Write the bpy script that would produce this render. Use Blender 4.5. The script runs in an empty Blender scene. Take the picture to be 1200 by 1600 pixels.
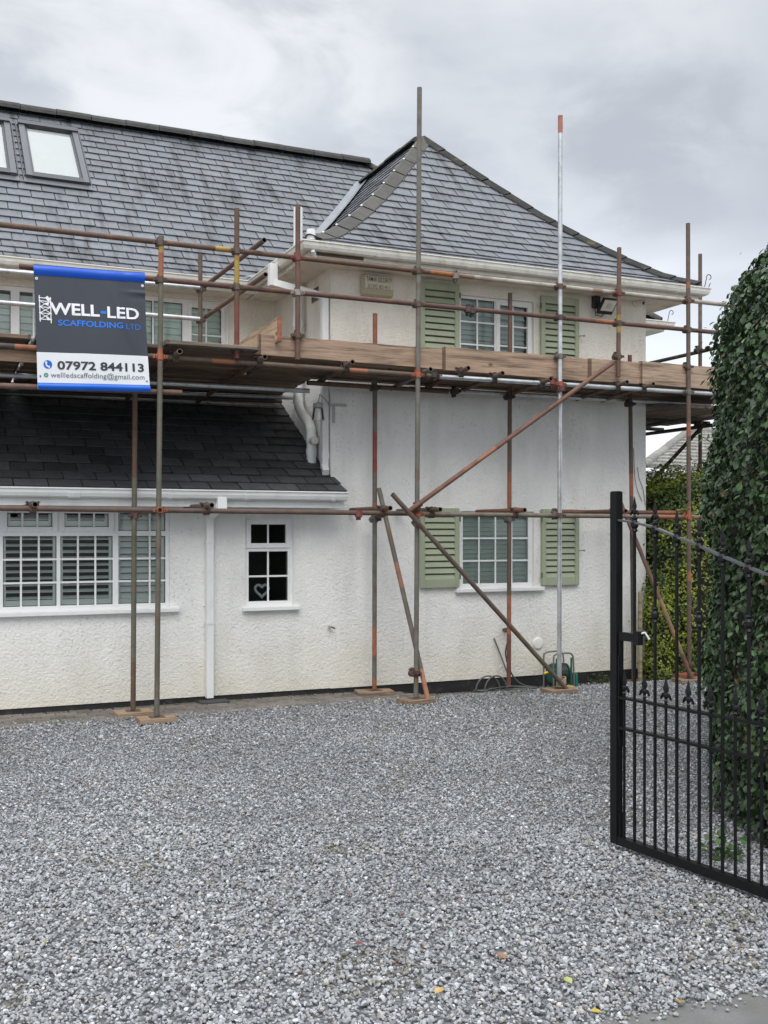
import bpy, math, random
import numpy as np
from mathutils import Vector, Matrix
random.seed(7); rng = np.random.default_rng(7)
sc = bpy.context.scene; COL = sc.collection
R = math.radians

# ---------------------------------------------------------------- camera
H = 1.7; F = 1640.0; FW = (0.4073, 0.9133)          # eye height, focal length (px of 1200x1600), view direction in plan
cam = bpy.data.cameras.new('camera'); camo = bpy.data.objects.new('camera', cam); COL.objects.link(camo)
camo.location = (0, 0, H); camo.rotation_euler = (R(90), 0, -math.atan2(FW[0], FW[1]))
cam.sensor_fit = 'VERTICAL'; cam.sensor_height = 36; cam.lens = 36*F/1600; cam.shift_y = 30/1600
cam.clip_start = 0.05; cam.clip_end = 2000
sc.camera = camo
# ---------------------------------------------------------------- world
SUN_EL, SUN_AZ = R(52), R(205)                        # azimuth measured from +Y, clockwise
w = bpy.data.worlds.new('World'); sc.world = w; w.use_nodes = True
nt = w.node_tree; nt.nodes.clear()
def wn(t, **k):
    n = nt.nodes.new(t)
    for a, b in k.items(): setattr(n, a, b)
    return n
wo = wn('ShaderNodeOutputWorld'); sky = wn('ShaderNodeTexSky', sky_type='NISHITA', sun_disc=False)
sky.sun_elevation = SUN_EL; sky.sun_rotation = SUN_AZ
b1 = wn('ShaderNodeBackground'); b1.inputs[1].default_value = 0.09; nt.links.new(sky.outputs[0], b1.inputs[0])
tc = wn('ShaderNodeTexCoord'); mp = wn('ShaderNodeMapping'); mp.inputs['Scale'].default_value = (1, 1, 2.2); mp.inputs['Location'].default_value = (0.3, 1.75, 0.2)
nt.links.new(tc.outputs['Generated'], mp.inputs[0])
nz = wn('ShaderNodeTexNoise'); nz.inputs['Scale'].default_value = 3.1; nz.inputs['Detail'].default_value = 5; nz.inputs['Roughness'].default_value = 0.45; nz.inputs['Distortion'].default_value = 0.25
nt.links.new(mp.outputs[0], nz.inputs[0])
cr = wn('ShaderNodeValToRGB'); cr.color_ramp.elements[0].position = 0.36; cr.color_ramp.elements[0].color = (0.365, 0.385, 0.42, 1)
cr.color_ramp.elements[1].position = 0.68; cr.color_ramp.elements[1].color = (0.605, 0.625, 0.655, 1)
nt.links.new(nz.outputs[0], cr.inputs[0])
sx = wn('ShaderNodeSeparateXYZ'); nt.links.new(tc.outputs['Generated'], sx.inputs[0])
# overcast sky: brighter overhead and in the thin band at the horizon
zr = wn('ShaderNodeValToRGB'); e = zr.color_ramp.elements
e[0].position = 0.0; e[0].color = (1.55,)*3+(1,); e[1].position = 1.0; e[1].color = (3.6,)*3+(1,)
for p, v in ((0.10, 1.7), (0.17, 1.5), (0.25, 1.12), (0.32, 1.0), (0.45, 1.0), (0.60, 1.9)):
    q = e.new(p); q.color = (v, v, v, 1)
nt.links.new(sx.outputs[2], zr.inputs[0])
# thin places in the cloud where it is brighter, broken up by a finer noise
n2 = wn('ShaderNodeTexNoise'); n2.inputs['Scale'].default_value = 6.5; n2.inputs['Detail'].default_value = 7; n2.inputs['Roughness'].default_value = 0.55; n2.inputs['Distortion'].default_value = 0.4; nt.links.new(mp.outputs[0], n2.inputs[0])
acc = None
for (dx_, dy_, dz_), lo_, hi_, w_ in (((0.23, 0.893, 0.385), 0.972, 0.999, 1.0), ((0.02, 0.90, 0.43), 0.965, 0.999, 0.75), ((0.53, 0.75, 0.40), 0.975, 0.999, 0.45)):
    dt = wn('ShaderNodeVectorMath', operation='DOT_PRODUCT'); dt.inputs[1].default_value = Vector((dx_, dy_, dz_)).normalized(); nt.links.new(tc.outputs['Generated'], dt.inputs[0])
    m1 = wn('ShaderNodeMapRange', interpolation_type='SMOOTHERSTEP'); nt.links.new(dt.outputs['Value'], m1.inputs[0])
    for k_, v_ in enumerate((lo_, hi_, 0.0, w_)): m1.inputs[k_+1].default_value = v_
    if acc is None: acc = m1.outputs[0]
    else: q = wn('ShaderNodeMath', operation='MAXIMUM'); nt.links.new(acc, q.inputs[0]); nt.links.new(m1.outputs[0], q.inputs[1]); acc = q.outputs[0]
m3_ = wn('ShaderNodeMapRange', interpolation_type='SMOOTHSTEP'); nt.links.new(n2.outputs[0], m3_.inputs[0]); m3_.inputs[1].default_value = 0.36; m3_.inputs[2].default_value = 0.62; m3_.inputs[3].default_value = 0.05; m3_.inputs[4].default_value = 0.8
mf = wn('ShaderNodeMath', operation='MULTIPLY'); nt.links.new(acc, mf.inputs[0]); nt.links.new(m3_.outputs[0], mf.inputs[1])
mc = wn('ShaderNodeMix', data_type='RGBA'); nt.links.new(mf.outputs[0], mc.inputs[0]); nt.links.new(cr.outputs[0], mc.inputs[6]); mc.inputs[7].default_value = (0.68, 0.695, 0.71, 1)
mm = wn('ShaderNodeMix', data_type='RGBA', blend_type='MULTIPLY'); mm.inputs[0].default_value = 1
nt.links.new(mc.outputs[2], mm.inputs[6]); nt.links.new(zr.outputs[0], mm.inputs[7])
b2 = wn('ShaderNodeBackground'); b2.inputs[1].default_value = 1.0; nt.links.new(mm.outputs[2], b2.inputs[0])
mx = wn('ShaderNodeMixShader'); mx.inputs[0].default_value = 0.88
nt.links.new(b1.outputs[0], mx.inputs[1]); nt.links.new(b2.outputs[0], mx.inputs[2]); nt.links.new(mx.outputs[0], wo.inputs[0])
# ---------------------------------------------------------------- sun behind thin cloud
sl = bpy.data.lights.new('sun', 'SUN'); sl.energy = 1.15; sl.angle = R(40); sl.color = (1, 0.96, 0.9)
so = bpy.data.objects.new('sun', sl); COL.objects.link(so)
d = Vector((math.sin(SUN_AZ)*math.cos(SUN_EL), math.cos(SUN_AZ)*math.cos(SUN_EL), math.sin(SUN_EL)))
so.rotation_euler = d.to_track_quat('Z', 'Y').to_euler()
vs = sc.view_settings; vs.view_transform = 'Standard'; vs.look = 'None'; vs.exposure = 0.6; vs.gamma = 1; vs.use_curve_mapping = False

# ---------------------------------------------------------------- survey helpers: sight line -> point on a real plane
def ray(x, y):
    dx = (x-600)/F
    return Vector((FW[0]+FW[1]*dx, FW[1]-FW[0]*dx, (830-y)/F))
def P(x, y, Y):
    r = ray(x, y); t = Y/r.y; return Vector((r.x*t, Y, H+r.z*t))
def PX(x, y, X):
    r = ray(x, y); t = X/r.x; return Vector((X, r.y*t, H+r.z*t))
def PG(x, y, z=0.0):
    r = ray(x, y); t = (z-H)/r.z; return Vector((r.x*t, r.y*t, z))
def CW(right, fwd, z=0.0):      # camera-plan metres -> world
    return Vector((FW[0]*fwd+FW[1]*right, FW[1]*fwd-FW[0]*right, z))
def s2l(r, g=None, b=None):
    if g is None: r, g, b = r
    f = lambda c: ((c/255+0.055)/1.055)**2.4 if c > 10 else c/255/12.92
    return (f(r), f(g), f(b))

# ---------------------------------------------------------------- mesh builder
class MB:
    def __init__(s): s.v = []; s.f = []; s.c = []; s.sm = []
    def add(s, vs, fs, col=(1, 1, 1), smooth=False):
        n = len(s.v); s.v += [tuple(v) for v in vs]
        for f in fs: s.f.append([i+n for i in f]); s.c.append(col); s.sm.append(smooth)
    def quad(s, a, b, c, d, col=(1, 1, 1)): s.add([a, b, c, d], [(0, 1, 2, 3)], col)
    def box(s, a, b, col=(1, 1, 1)):
        x0, y0, z0 = [min(a[i], b[i]) for i in range(3)]; x1, y1, z1 = [max(a[i], b[i]) for i in range(3)]
        s.add([(x0,y0,z0),(x1,y0,z0),(x1,y1,z0),(x0,y1,z0),(x0,y0,z1),(x1,y0,z1),(x1,y1,z1),(x0,y1,z1)],
              [(0,3,2,1),(4,5,6,7),(0,1,5,4),(1,2,6,5),(2,3,7,6),(3,0,4,7)], col)
    def bbox(s, a, b, bev=0.004, col=(1, 1, 1)):     # box with chamfered edges
        x0, y0, z0 = [min(a[i], b[i]) for i in range(3)]; x1, y1, z1 = [max(a[i], b[i]) for i in range(3)]
        B = min(bev, (x1-x0)/3, (y1-y0)/3, (z1-z0)/3); vs = []; idx = {}
        for i, x in enumerate((x0, x1)):
            for j, y in enumerate((y0, y1)):
                for k, z in enumerate((z0, z1)):
                    sx_, sy_, sz_ = (1, -1)[i], (1, -1)[j], (1, -1)[k]
                    idx[i, j, k, 0] = len(vs); vs.append((x, y+sy_*B, z+sz_*B))
                    idx[i, j, k, 1] = len(vs); vs.append((x+sx_*B, y, z+sz_*B))
                    idx[i, j, k, 2] = len(vs); vs.append((x+sx_*B, y+sy_*B, z))
        fs = []
        for i in (0, 1):
            q = [idx[i,0,0,0], idx[i,1,0,0], idx[i,1,1,0], idx[i,0,1,0]]; fs.append(q if i else q[::-1])
            q = [idx[0,i,0,1], idx[0,i,1,1], idx[1,i,1,1], idx[1,i,0,1]]; fs.append(q if i else q[::-1])
            q = [idx[0,0,i,2], idx[1,0,i,2], idx[1,1,i,2], idx[0,1,i,2]]; fs.append(q if i else q[::-1])
        for a_ in (0, 1):
            for b_ in (0, 1):
                fs.append([idx[a_,b_,0,0], idx[a_,b_,1,0], idx[a_,b_,1,1], idx[a_,b_,0,1]])
                fs.append([idx[a_,0,b_,0], idx[a_,1,b_,0], idx[a_,1,b_,2], idx[a_,0,b_,2]])
                fs.append([idx[0,a_,b_,1], idx[1,a_,b_,1], idx[1,a_,b_,2], idx[0,a_,b_,2]])
                for k in (0, 1): pass
        for i in (0, 1):
            for j in (0, 1):
                for k in (0, 1): fs.append([idx[i,j,k,0], idx[i,j,k,1], idx[i,j,k,2]])
        s.add(vs, fs, col)
    def obox(s, p0, p1, wv, hv, col=(1, 1, 1)):       # oriented bar p0->p1 with half vectors wv, hv
        p0, p1, wv, hv = map(Vector, (p0, p1, wv, hv)); vs = []
        for p in (p0, p1): vs += [p-wv-hv, p+wv-hv, p+wv+hv, p-wv+hv]
        s.add(vs, [(3,2,1,0),(4,5,6,7),(0,1,5,4),(1,2,6,5),(2,3,7,6),(3,0,4,7)], col)
    def tube(s, pts, r, n=12, col=(1, 1, 1), bands=(), hollow=False, rad=None, cap=True):
        pts = [Vector(p) for p in pts]
        if bands and len(pts) == 2:
            ts = sorted(set([0.0, 1.0]+[t for b in bands for t in b[:2]])); a, b_ = pts
            pts = [a.lerp(b_, t) for t in ts]
            def cf(i):
                m = (ts[i]+ts[i+1])/2
                for b in bands:
                    if b[0] <= m <= b[1]: return b[2]
                return col
        else: cf = lambda i: col
        L = len(pts); rad = rad or [r]*L
        tan = [(pts[min(i+1, L-1)]-pts[max(i-1, 0)]).normalized() for i in range(L)]
        up = Vector((0, 0, 1)) if abs(tan[0].z) < 0.9 else Vector((0, 1, 0))
        rings = []
        for i in range(L):
            u = tan[i].cross(up); 
            if u.length < 1e-4: u = tan[i].cross(Vector((1, 0, 0)))
            u.normalize(); v = u.cross(tan[i]); up = v
            rings.append([pts[i]+(u*math.cos(2*math.pi*k/n)+v*math.sin(2*math.pi*k/n))*rad[i] for k in range(n)])
        for i in range(L-1):
            s.add(rings[i]+rings[i+1], [(k, (k+1) % n, n+(k+1) % n, n+k) for k in range(n)], cf(i), True)
        if not cap: return
        for i, sg in ((0, 1), (L-1, -1)):
            if hollow:
                c = pts[i]; inn = [c+(q-c)*0.8 for q in rings[i]]; dp = [q+tan[i]*sg*0.12 for q in inn]
                s.add(rings[i]+inn, [(k, (k+1) % n, n+(k+1) % n, n+k) for k in range(n)], cf(max(i-1, 0)))
                s.add(inn+dp, [(k, (k+1) % n, n+(k+1) % n, n+k) for k in range(n)], (0.02, 0.015, 0.012))  # bore coloured near black for the shade inside the tube
                s.add(dp, [tuple(range(n))], (0.01, 0.008, 0.007))
            else: s.add(rings[i], [tuple(range(n))], cf(max(i-1, 0)))
    def lathe(s, c, prof, n=16, axis='Z', col=(1, 1, 1)):   # prof: (radius, height)
        c = Vector(c); rings = []
        for r, h in prof:
            ring = []
            for k in range(n):
                a = 2*math.pi*k/n; p = Vector((r*math.cos(a), r*math.sin(a), h))
                if axis == 'Y': p = Vector((p.x, -h, p.y))
                if axis == 'X': p = Vector((h, p.x, p.y))
                ring.append(c+p)
            rings.append(ring)
        for i in range(len(rings)-1):
            s.add(rings[i]+rings[i+1], [(k, (k+1) % n, n+(k+1) % n, n+k) for k in range(n)], col, True)
        s.add(rings[0], [tuple(range(n))[::-1]], col); s.add(rings[-1], [tuple(range(n))], col)
    def sweep(s, path, prof, z, col=(1, 1, 1), cap=True):   # plan path, profile (outward, dz), mitred corners
        path = [Vector((p[0], p[1])) for p in path]; L = len(path); rings = []
        for i in range(L):
            ns = []
            if i > 0: d_ = (path[i]-path[i-1]).normalized(); ns.append(Vector((d_.y, -d_.x)))
            if i < L-1: d_ = (path[i+1]-path[i]).normalized(); ns.append(Vector((d_.y, -d_.x)))
            m = ns[0] if len(ns) == 1 else (ns[0]+ns[1])/(1+ns[0].dot(ns[1]))
            rings.append([Vector((path[i].x+m.x*o, path[i].y+m.y*o, z+h)) for o, h in prof])
        n = len(prof)
        for i in range(L-1): s.add(rings[i]+rings[i+1], [(k, (k+1) % n, n+(k+1) % n, n+k) for k in range(n)], col)
        if cap: s.add(rings[0], [tuple(range(n))], col); s.add(rings[-1], [tuple(range(n))], col)
    def build(s, name, mat, parent=None, kind=None):
        me = bpy.data.meshes.new(name); me.from_pydata(s.v, [], s.f); me.update()
        ca = me.color_attributes.new('Col', 'FLOAT_COLOR', 'CORNER')
        cnt = np.array([len(f) for f in s.f]); cc = np.repeat(np.array([(c[0], c[1], c[2], 1) for c in s.c], dtype=np.float32), cnt, axis=0)
        ca.data.foreach_set('color', cc.ravel()); me.polygons.foreach_set('use_smooth', s.sm)
        me.materials.append(mat); return link(name, me, parent, kind)
def link(name, me, parent=None, kind=None):
    o = bpy.data.objects.new(name, me); COL.objects.link(o)
    if parent:
        o.parent = parent; m = Matrix.Translation(parent.location) if parent.parent is None else Matrix.Identity(4)
        o.matrix_parent_inverse = m.inverted()
        if parent.parent is not None: o.matrix_parent_inverse = Matrix.Identity(4)
    if kind: o['kind'] = kind
    return o
def thing(name, label, cat, loc=(0, 0, 0), group=None):
    o = bpy.data.objects.new(name, None); COL.objects.link(o); o.location = loc; o.empty_display_size = 0.1
    return tag(o, label, cat, group)
def tag(o, label, cat, group=None):
    o['label'] = label; o['category'] = cat
    if group: o['group'] = group
    return o

# ---------------------------------------------------------------- materials
def mat(name, base=(1, 1, 1), rough=0.7, metal=0.0, attr=True, var=0.15, vscale=6, vstretch=(1, 1, 1), tint=None, tfac=0.5, tscale=3, tstretch=(1, 1, 1), tlo=0.5, thi=0.65,
        bump=0.0, bscale=40, bstretch=(1, 1, 1), spec=0.5, rvar=0.0, voro=0.0, vbscale=60):
    m = bpy.data.materials.new(name); m.use_nodes = True; t = m.node_tree; N = t.nodes; Lk = t.links; bs = N['Principled BSDF']
    tcn = N.new('ShaderNodeTexCoord')
    def noise(scale, st, det=5, rg=0.55):
        mpn = N.new('ShaderNodeMapping'); mpn.inputs['Scale'].default_value = st; Lk.new(tcn.outputs['Object'], mpn.inputs[0])
        n = N.new('ShaderNodeTexNoise'); n.inputs['Scale'].default_value = scale; n.inputs['Detail'].default_value = det; n.inputs['Roughness'].default_value = rg
        Lk.new(mpn.outputs[0], n.inputs[0]); return n.outputs[0]
    def mixc(bl, fac, a, b):
        x = N.new('ShaderNodeMix'); x.data_type = 'RGBA'; x.blend_type = bl
        for sock, val in ((x.inputs[0], fac), (x.inputs[6], a), (x.inputs[7], b)):
            if isinstance(val, bpy.types.NodeSocket): Lk.new(val, sock)
            elif isinstance(val, (int, float)): sock.default_value = val
            else: sock.default_value = (*val[:3], 1)
        return x.outputs[2]
    def rng_(sock, a, b, c, d_):
        x = N.new('ShaderNodeMapRange'); Lk.new(sock, x.inputs[0])
        for i, v_ in enumerate((a, b, c, d_)): x.inputs[i+1].default_value = v_
        return x.outputs[0]
    c = tuple(base)
    if attr:
        an = N.new('ShaderNodeAttribute'); an.attribute_name = 'Col'; c = mixc('MULTIPLY', 1.0, an.outputs[0], base)
    if tint is not None:
        c = mixc('MIX', rng_(noise(tscale, tstretch, 8, 0.6), tlo, thi, 0, tfac), c, tint)
    if var:
        g = rng_(noise(vscale, vstretch, 6, 0.6), 0.25, 0.75, 1-var, 1+var)
        cmb = N.new('ShaderNodeCombineColor'); [Lk.new(g, cmb.inputs[i]) for i in range(3)]
        c = mixc('MULTIPLY', 1.0, c, cmb.outputs[0])
    if isinstance(c, tuple): bs.inputs['Base Color'].default_value = (*c[:3], 1)
    else: Lk.new(c, bs.inputs['Base Color'])
    bs.inputs['Roughness'].default_value = rough; bs.inputs['Metallic'].default_value = metal; bs.inputs['Specular IOR Level'].default_value = spec
    if rvar: Lk.new(rng_(noise(vscale*1.7, vstretch), 0.3, 0.7, rough-rvar, rough+rvar), bs.inputs['Roughness'])
    if bump:
        h = noise(bscale, bstretch, 6, 0.6)
        if voro:
            mpn = N.new('ShaderNodeMapping'); Lk.new(tcn.outputs['Object'], mpn.inputs[0])
            v = N.new('ShaderNodeTexVoronoi'); v.feature = 'SMOOTH_F1'; v.inputs['Scale'].default_value = vbscale; Lk.new(mpn.outputs[0], v.inputs[0])
            a = N.new('ShaderNodeMath'); a.operation = 'MULTIPLY_ADD'; Lk.new(v.outputs[0], a.inputs[0]); a.inputs[1].default_value = -voro; Lk.new(h, a.inputs[2]); h = a.outputs[0]
        bn = N.new('ShaderNodeBump'); bn.inputs['Strength'].default_value = 1.0; bn.inputs['Distance'].default_value = bump; Lk.new(h, bn.inputs['Height']); Lk.new(bn.outputs[0], bs.inputs['Normal'])
    m['x'] = 1
    return m
def render_mat(name, base, dirt, upper):
    """white roughcast: lumpy bump, fine dark pits, yellowish splash staining low on the wall, dirt specks"""
    m = mat(name, base, 0.9, attr=False, var=0.05, vscale=2.5, tint=dirt, tfac=0.7, tscale=1.6, tstretch=(1.8, 1.8, .45), tlo=0.46, thi=0.72, bump=0.009, bscale=38, voro=0.5, vbscale=52, spec=0.2)
    t = m.node_tree; N = t.nodes; Lk = t.links; bs = N['Principled BSDF']; src = bs.inputs['Base Color'].links[0].from_socket
    tcn = N.new('ShaderNodeTexCoord'); sp = N.new('ShaderNodeSeparateXYZ'); Lk.new(tcn.outputs['Object'], sp.inputs[0])
    n = N.new('ShaderNodeTexNoise'); n.inputs['Scale'].default_value = 3; n.inputs['Detail'].default_value = 6; Lk.new(tcn.outputs['Object'], n.inputs[0])
    ad = N.new('ShaderNodeMath'); ad.operation = 'MULTIPLY_ADD'; Lk.new(n.outputs[0], ad.inputs[0]); ad.inputs[1].default_value = -0.9; Lk.new(sp.outputs[2], ad.inputs[2])
    mr = N.new('ShaderNodeMapRange'); Lk.new(ad.outputs[0], mr.inputs[0]); mr.inputs[1].default_value = -0.45; mr.inputs[2].default_value = 0.35; mr.inputs[3].default_value = 0.42; mr.inputs[4].default_value = 0
    x = N.new('ShaderNodeMix'); x.data_type = 'RGBA'; Lk.new(mr.outputs[0], x.inputs[0]); Lk.new(src, x.inputs[6]); x.inputs[7].default_value = (*s2l(206, 193, 160), 1)
    # dark specks in the pits of the roughcast
    n2 = N.new('ShaderNodeTexNoise'); n2.inputs['Scale'].default_value = 38; n2.inputs['Detail'].default_value = 3; n2.inputs['Roughness'].default_value = 0.7; Lk.new(tcn.outputs['Object'], n2.inputs[0])
    n3 = N.new('ShaderNodeTexNoise'); n3.inputs['Scale'].default_value = 1.7; n3.inputs['Detail'].default_value = 4; Lk.new(tcn.outputs['Object'], n3.inputs[0])
    m2 = N.new('ShaderNodeMapRange'); Lk.new(n2.outputs[0], m2.inputs[0]); m2.inputs[1].default_value = 0.60; m2.inputs[2].default_value = 0.70; m2.inputs[3].default_value = 0; m2.inputs[4].default_value = 0.55 if not upper else 0.6
    m3 = N.new('ShaderNodeMapRange'); Lk.new(n3.outputs[0], m3.inputs[0]); m3.inputs[1].default_value = 0.35; m3.inputs[2].default_value = 0.65
    mu = N.new('ShaderNodeMath'); mu.operation = 'MULTIPLY'; Lk.new(m2.outputs[0], mu.inputs[0]); Lk.new(m3.outputs[0], mu.inputs[1])
    y = N.new('ShaderNodeMix'); y.data_type = 'RGBA'; Lk.new(mu.outputs[0], y.inputs[0]); Lk.new(x.outputs[2], y.inputs[6]); y.inputs[7].default_value = (*s2l(110, 100, 84), 1)
    Lk.new(y.outputs[2], bs.inputs['Base Color']); return m
M = {}
M['render'] = render_mat('white_roughcast', (0.86, 0.855, 0.825), (0.68, 0.68, 0.645), False)
M['render_up'] = render_mat('cream_roughcast', (0.82, 0.79, 0.715), (0.64, 0.60, 0.49), True)
M['upvc'] = mat('white_plastic', (0.82, 0.83, 0.82), 0.35, var=0.04, vscale=3, tint=(0.55, 0.53, 0.46), tfac=0.35, tscale=7, tlo=0.52, thi=0.75)
M['upvc_old'] = mat('weathered_white_plastic', (0.78, 0.765, 0.70), 0.5, var=0.08, vscale=4, tint=(0.33, 0.30, 0.22), tfac=0.5, tscale=9, tlo=0.52, thi=0.75)
M['soffit'] = mat('cream_soffit_board', (0.74, 0.69, 0.60), 0.7, var=0.08, vscale=4, tint=(0.45, 0.38, 0.28), tfac=0.5, tscale=5)
M['slate'] = mat('slate', (1, 1, 1), 0.5, var=0.16, vscale=14, tint=(0.024, 0.024, 0.024), tfac=0.85, tscale=1.5, tstretch=(3.4, 0.42, 0.42), tlo=0.53, thi=0.67, bump=0.0025, bscale=60, rvar=0.12, spec=0.5)
M['slate_dark'] = mat('dark_slate', (1, 1, 1), 0.62, var=0.22, vscale=8, bump=0.003, bscale=60, rvar=0.1, spec=0.3)
M['ridge'] = mat('lichened_ridge_tile', (0.050, 0.050, 0.047), 0.9, var=0.35, vscale=9, tint=(0.13, 0.10, 0.035), tfac=0.7, tscale=7, tlo=0.58, thi=0.70, bump=0.012, bscale=30)
M['hip'] = mat('weathered_hip_tile', (0.085, 0.081, 0.071), 0.85, var=0.2, vscale=9, tint=(0.07, 0.068, 0.06), tfac=0.7, tscale=6, bump=0.006, bscale=30)
M['lead'] = mat('lead', (0.23, 0.245, 0.265), 0.55, var=0.15, vscale=6)
M['black'] = mat('black_bitumen', (0.018, 0.018, 0.02), 0.6, attr=False, var=0.3, tint=(0.12, 0.11, 0.09), tfac=0.5, tscale=9, tlo=0.55, thi=0.75)
M['green'] = mat('sage_green_paint', s2l(160, 168, 143), 0.55, var=0.07, vscale=5, tint=s2l(120, 128, 98), tfac=0.4, tscale=8, tlo=0.55, thi=0.8, bump=0.001, bscale=80)
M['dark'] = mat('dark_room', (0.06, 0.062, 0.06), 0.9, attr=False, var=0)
M['blind'] = mat('white_blind', (0.80, 0.85, 0.82), 0.5, var=0.04)
M['tube'] = mat('weathered_scaffold_steel', (1, 1, 1), 0.68, var=0.3, vscale=9, tint=(0.165, 0.085, 0.045), tfac=0.6, tscale=6, tstretch=(1, 1, 1), tlo=0.5, thi=0.66, bump=0.0012, bscale=90, rvar=0.12, spec=0.45)
M['galv'] = mat('galvanised_steel', (0.56, 0.58, 0.59), 0.42, metal=0.7, var=0.2, vscale=8, tint=(0.30, 0.29, 0.27), tfac=0.5, tscale=9, rvar=0.1)
M['coupler'] = mat('rusty_coupler', (1, 1, 1), 0.75, var=0.3, vscale=20, bump=0.002, bscale=80)
M['timber'] = mat('scaffold_board_timber', (1, 1, 1), 0.85, var=0.36, vscale=3.5, vstretch=(0.6, 5, 9), tint=(0.085, 0.055, 0.04), tfac=0.65, tscale=2.2, tstretch=(0.7, 3, 9), tlo=0.5, thi=0.62, bump=0.005, bscale=9, bstretch=(0.5, 6, 14))
t = M['timber'].node_tree; N_k = t.nodes; bs_ = N_k['Principled BSDF']; src_ = bs_.inputs['Base Color'].links[0].from_socket; tck = N_k.new('ShaderNodeTexCoord'); mpk = N_k.new('ShaderNodeMapping'); mpk.inputs['Scale'].default_value = (1, 1.6, 1.6); t.links.new(tck.outputs['Object'], mpk.inputs[0])
vk = N_k.new('ShaderNodeTexVoronoi'); vk.inputs['Scale'].default_value = 3.2; t.links.new(mpk.outputs[0], vk.inputs[0]); mk_ = N_k.new('ShaderNodeMapRange'); t.links.new(vk.outputs['Distance'], mk_.inputs[0]); mk_.inputs[1].default_value = 0.05; mk_.inputs[2].default_value = 0.13; mk_.inputs[3].default_value = 0.8; mk_.inputs[4].default_value = 0
xk = N_k.new('ShaderNodeMix'); xk.data_type = 'RGBA'; t.links.new(mk_.outputs[0], xk.inputs[0]); t.links.new(src_, xk.inputs[6]); xk.inputs[7].default_value = (.055, .03, .02, 1); t.links.new(xk.outputs[2], bs_.inputs['Base Color'])
M['timber_y'] = mat('deck_board_timber', (1, 1, 1), 0.85, var=0.36, vscale=3.5, vstretch=(5, 0.6, 9), tint=(0.085, 0.055, 0.04), tfac=0.6, tscale=2.2, tstretch=(3, .7, 9), tlo=0.5, thi=0.62, bump=0.005, bscale=9, bstretch=(6, .5, 14))
t = M['timber_y'].node_tree; N_k = t.nodes; bs_ = N_k['Principled BSDF']; src_ = bs_.inputs['Base Color'].links[0].from_socket; tck = N_k.new('ShaderNodeTexCoord'); mpk = N_k.new('ShaderNodeMapping'); mpk.inputs['Scale'].default_value = (1.6, 1, 1.6); t.links.new(tck.outputs['Object'], mpk.inputs[0])
vk = N_k.new('ShaderNodeTexVoronoi'); vk.inputs['Scale'].default_value = 3.2; t.links.new(mpk.outputs[0], vk.inputs[0]); mk_ = N_k.new('ShaderNodeMapRange'); t.links.new(vk.outputs['Distance'], mk_.inputs[0]); mk_.inputs[1].default_value = 0.05; mk_.inputs[2].default_value = 0.13; mk_.inputs[3].default_value = 0.8; mk_.inputs[4].default_value = 0
xk = N_k.new('ShaderNodeMix'); xk.data_type = 'RGBA'; t.links.new(mk_.outputs[0], xk.inputs[0]); t.links.new(src_, xk.inputs[6]); xk.inputs[7].default_value = (.055, .03, .02, 1); t.links.new(xk.outputs[2], bs_.inputs['Base Color'])
M['iron'] = mat('black_painted_iron', (0.006, 0.006, 0.007), 0.42, attr=False, var=0.2, rvar=0.08, spec=0.3, bump=0.0008, bscale=60)
M['rail_glare'] = mat('black_iron_glare_in_colour', (0.09, 0.093, 0.10), 0.3, attr=False, var=0.2)  # sky glare on the black paint, put into a grey base colour
M['stone'] = mat('limestone_chippings', (1, 1, 1), 0.75, var=0.12, vscale=45, spec=0.4)
M['block'] = mat('brown_block_paving', (1, 1, 1), 0.9, var=0.25, vscale=14, tint=(0.05, 0.06, 0.03), tfac=0.5, tscale=2, bump=0.003, bscale=60)
M['concrete'] = mat('concrete', (0.15, 0.148, 0.142), 0.9, var=0.2, vscale=5, tint=(0.12, 0.12, 0.10), tfac=0.5, tscale=4, bump=0.004, bscale=90)
M['leaf'] = mat('hedge_leaf', (1, 1, 1), 0.5, var=0.12, vscale=3, spec=0.45)
M['twig_and_core'] = mat('twigs_and_dark_core', (0.03, 0.028, 0.018), 0.95, attr=False, var=0.3, vscale=18, bump=0.03, bscale=25)  # shared by the real twigs and the added dark hedge core
M['plastic'] = mat('moulded_plastic', (1, 1, 1), 0.45, var=0.05)
M['vinyl'] = mat('banner_vinyl', (1, 1, 1), 0.32, var=0.03, vscale=2, spec=0.5)
M['ink'] = mat('printed_ink', (1, 1, 1), 0.4, var=0)
M['tile'] = mat('pale_roof_tile', (1, 1, 1), 0.9, var=0.2, vscale=5, tint=(0.20, 0.19, 0.15), tfac=0.6, tscale=3)
g = bpy.data.materials.new('window_glass'); g.use_nodes = True; t = g.node_tree; t.nodes.clear()
o_ = t.nodes.new('ShaderNodeOutputMaterial'); tr = t.nodes.new('ShaderNodeBsdfTransparent'); tr.inputs[0].default_value = (0.94, 0.98, 0.96, 1)
gl = t.nodes.new('ShaderNodeBsdfGlossy'); gl.inputs['Roughness'].default_value = 0.01; fr = t.nodes.new('ShaderNodeFresnel'); fr.inputs[0].default_value = 1.6
ma = t.nodes.new('ShaderNodeMath'); ma.operation = 'MULTIPLY_ADD'; ma.inputs[1].default_value = 0.9; ma.inputs[2].default_value = 0.0; t.links.new(fr.outputs[0], ma.inputs[0])
mxs = t.nodes.new('ShaderNodeMixShader'); t.links.new(ma.outputs[0], mxs.inputs[0]); t.links.new(tr.outputs[0], mxs.inputs[1]); t.links.new(gl.outputs[0], mxs.inputs[2]); t.links.new(mxs.outputs[0], o_.inputs[0])
M['glass'] = g
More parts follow.
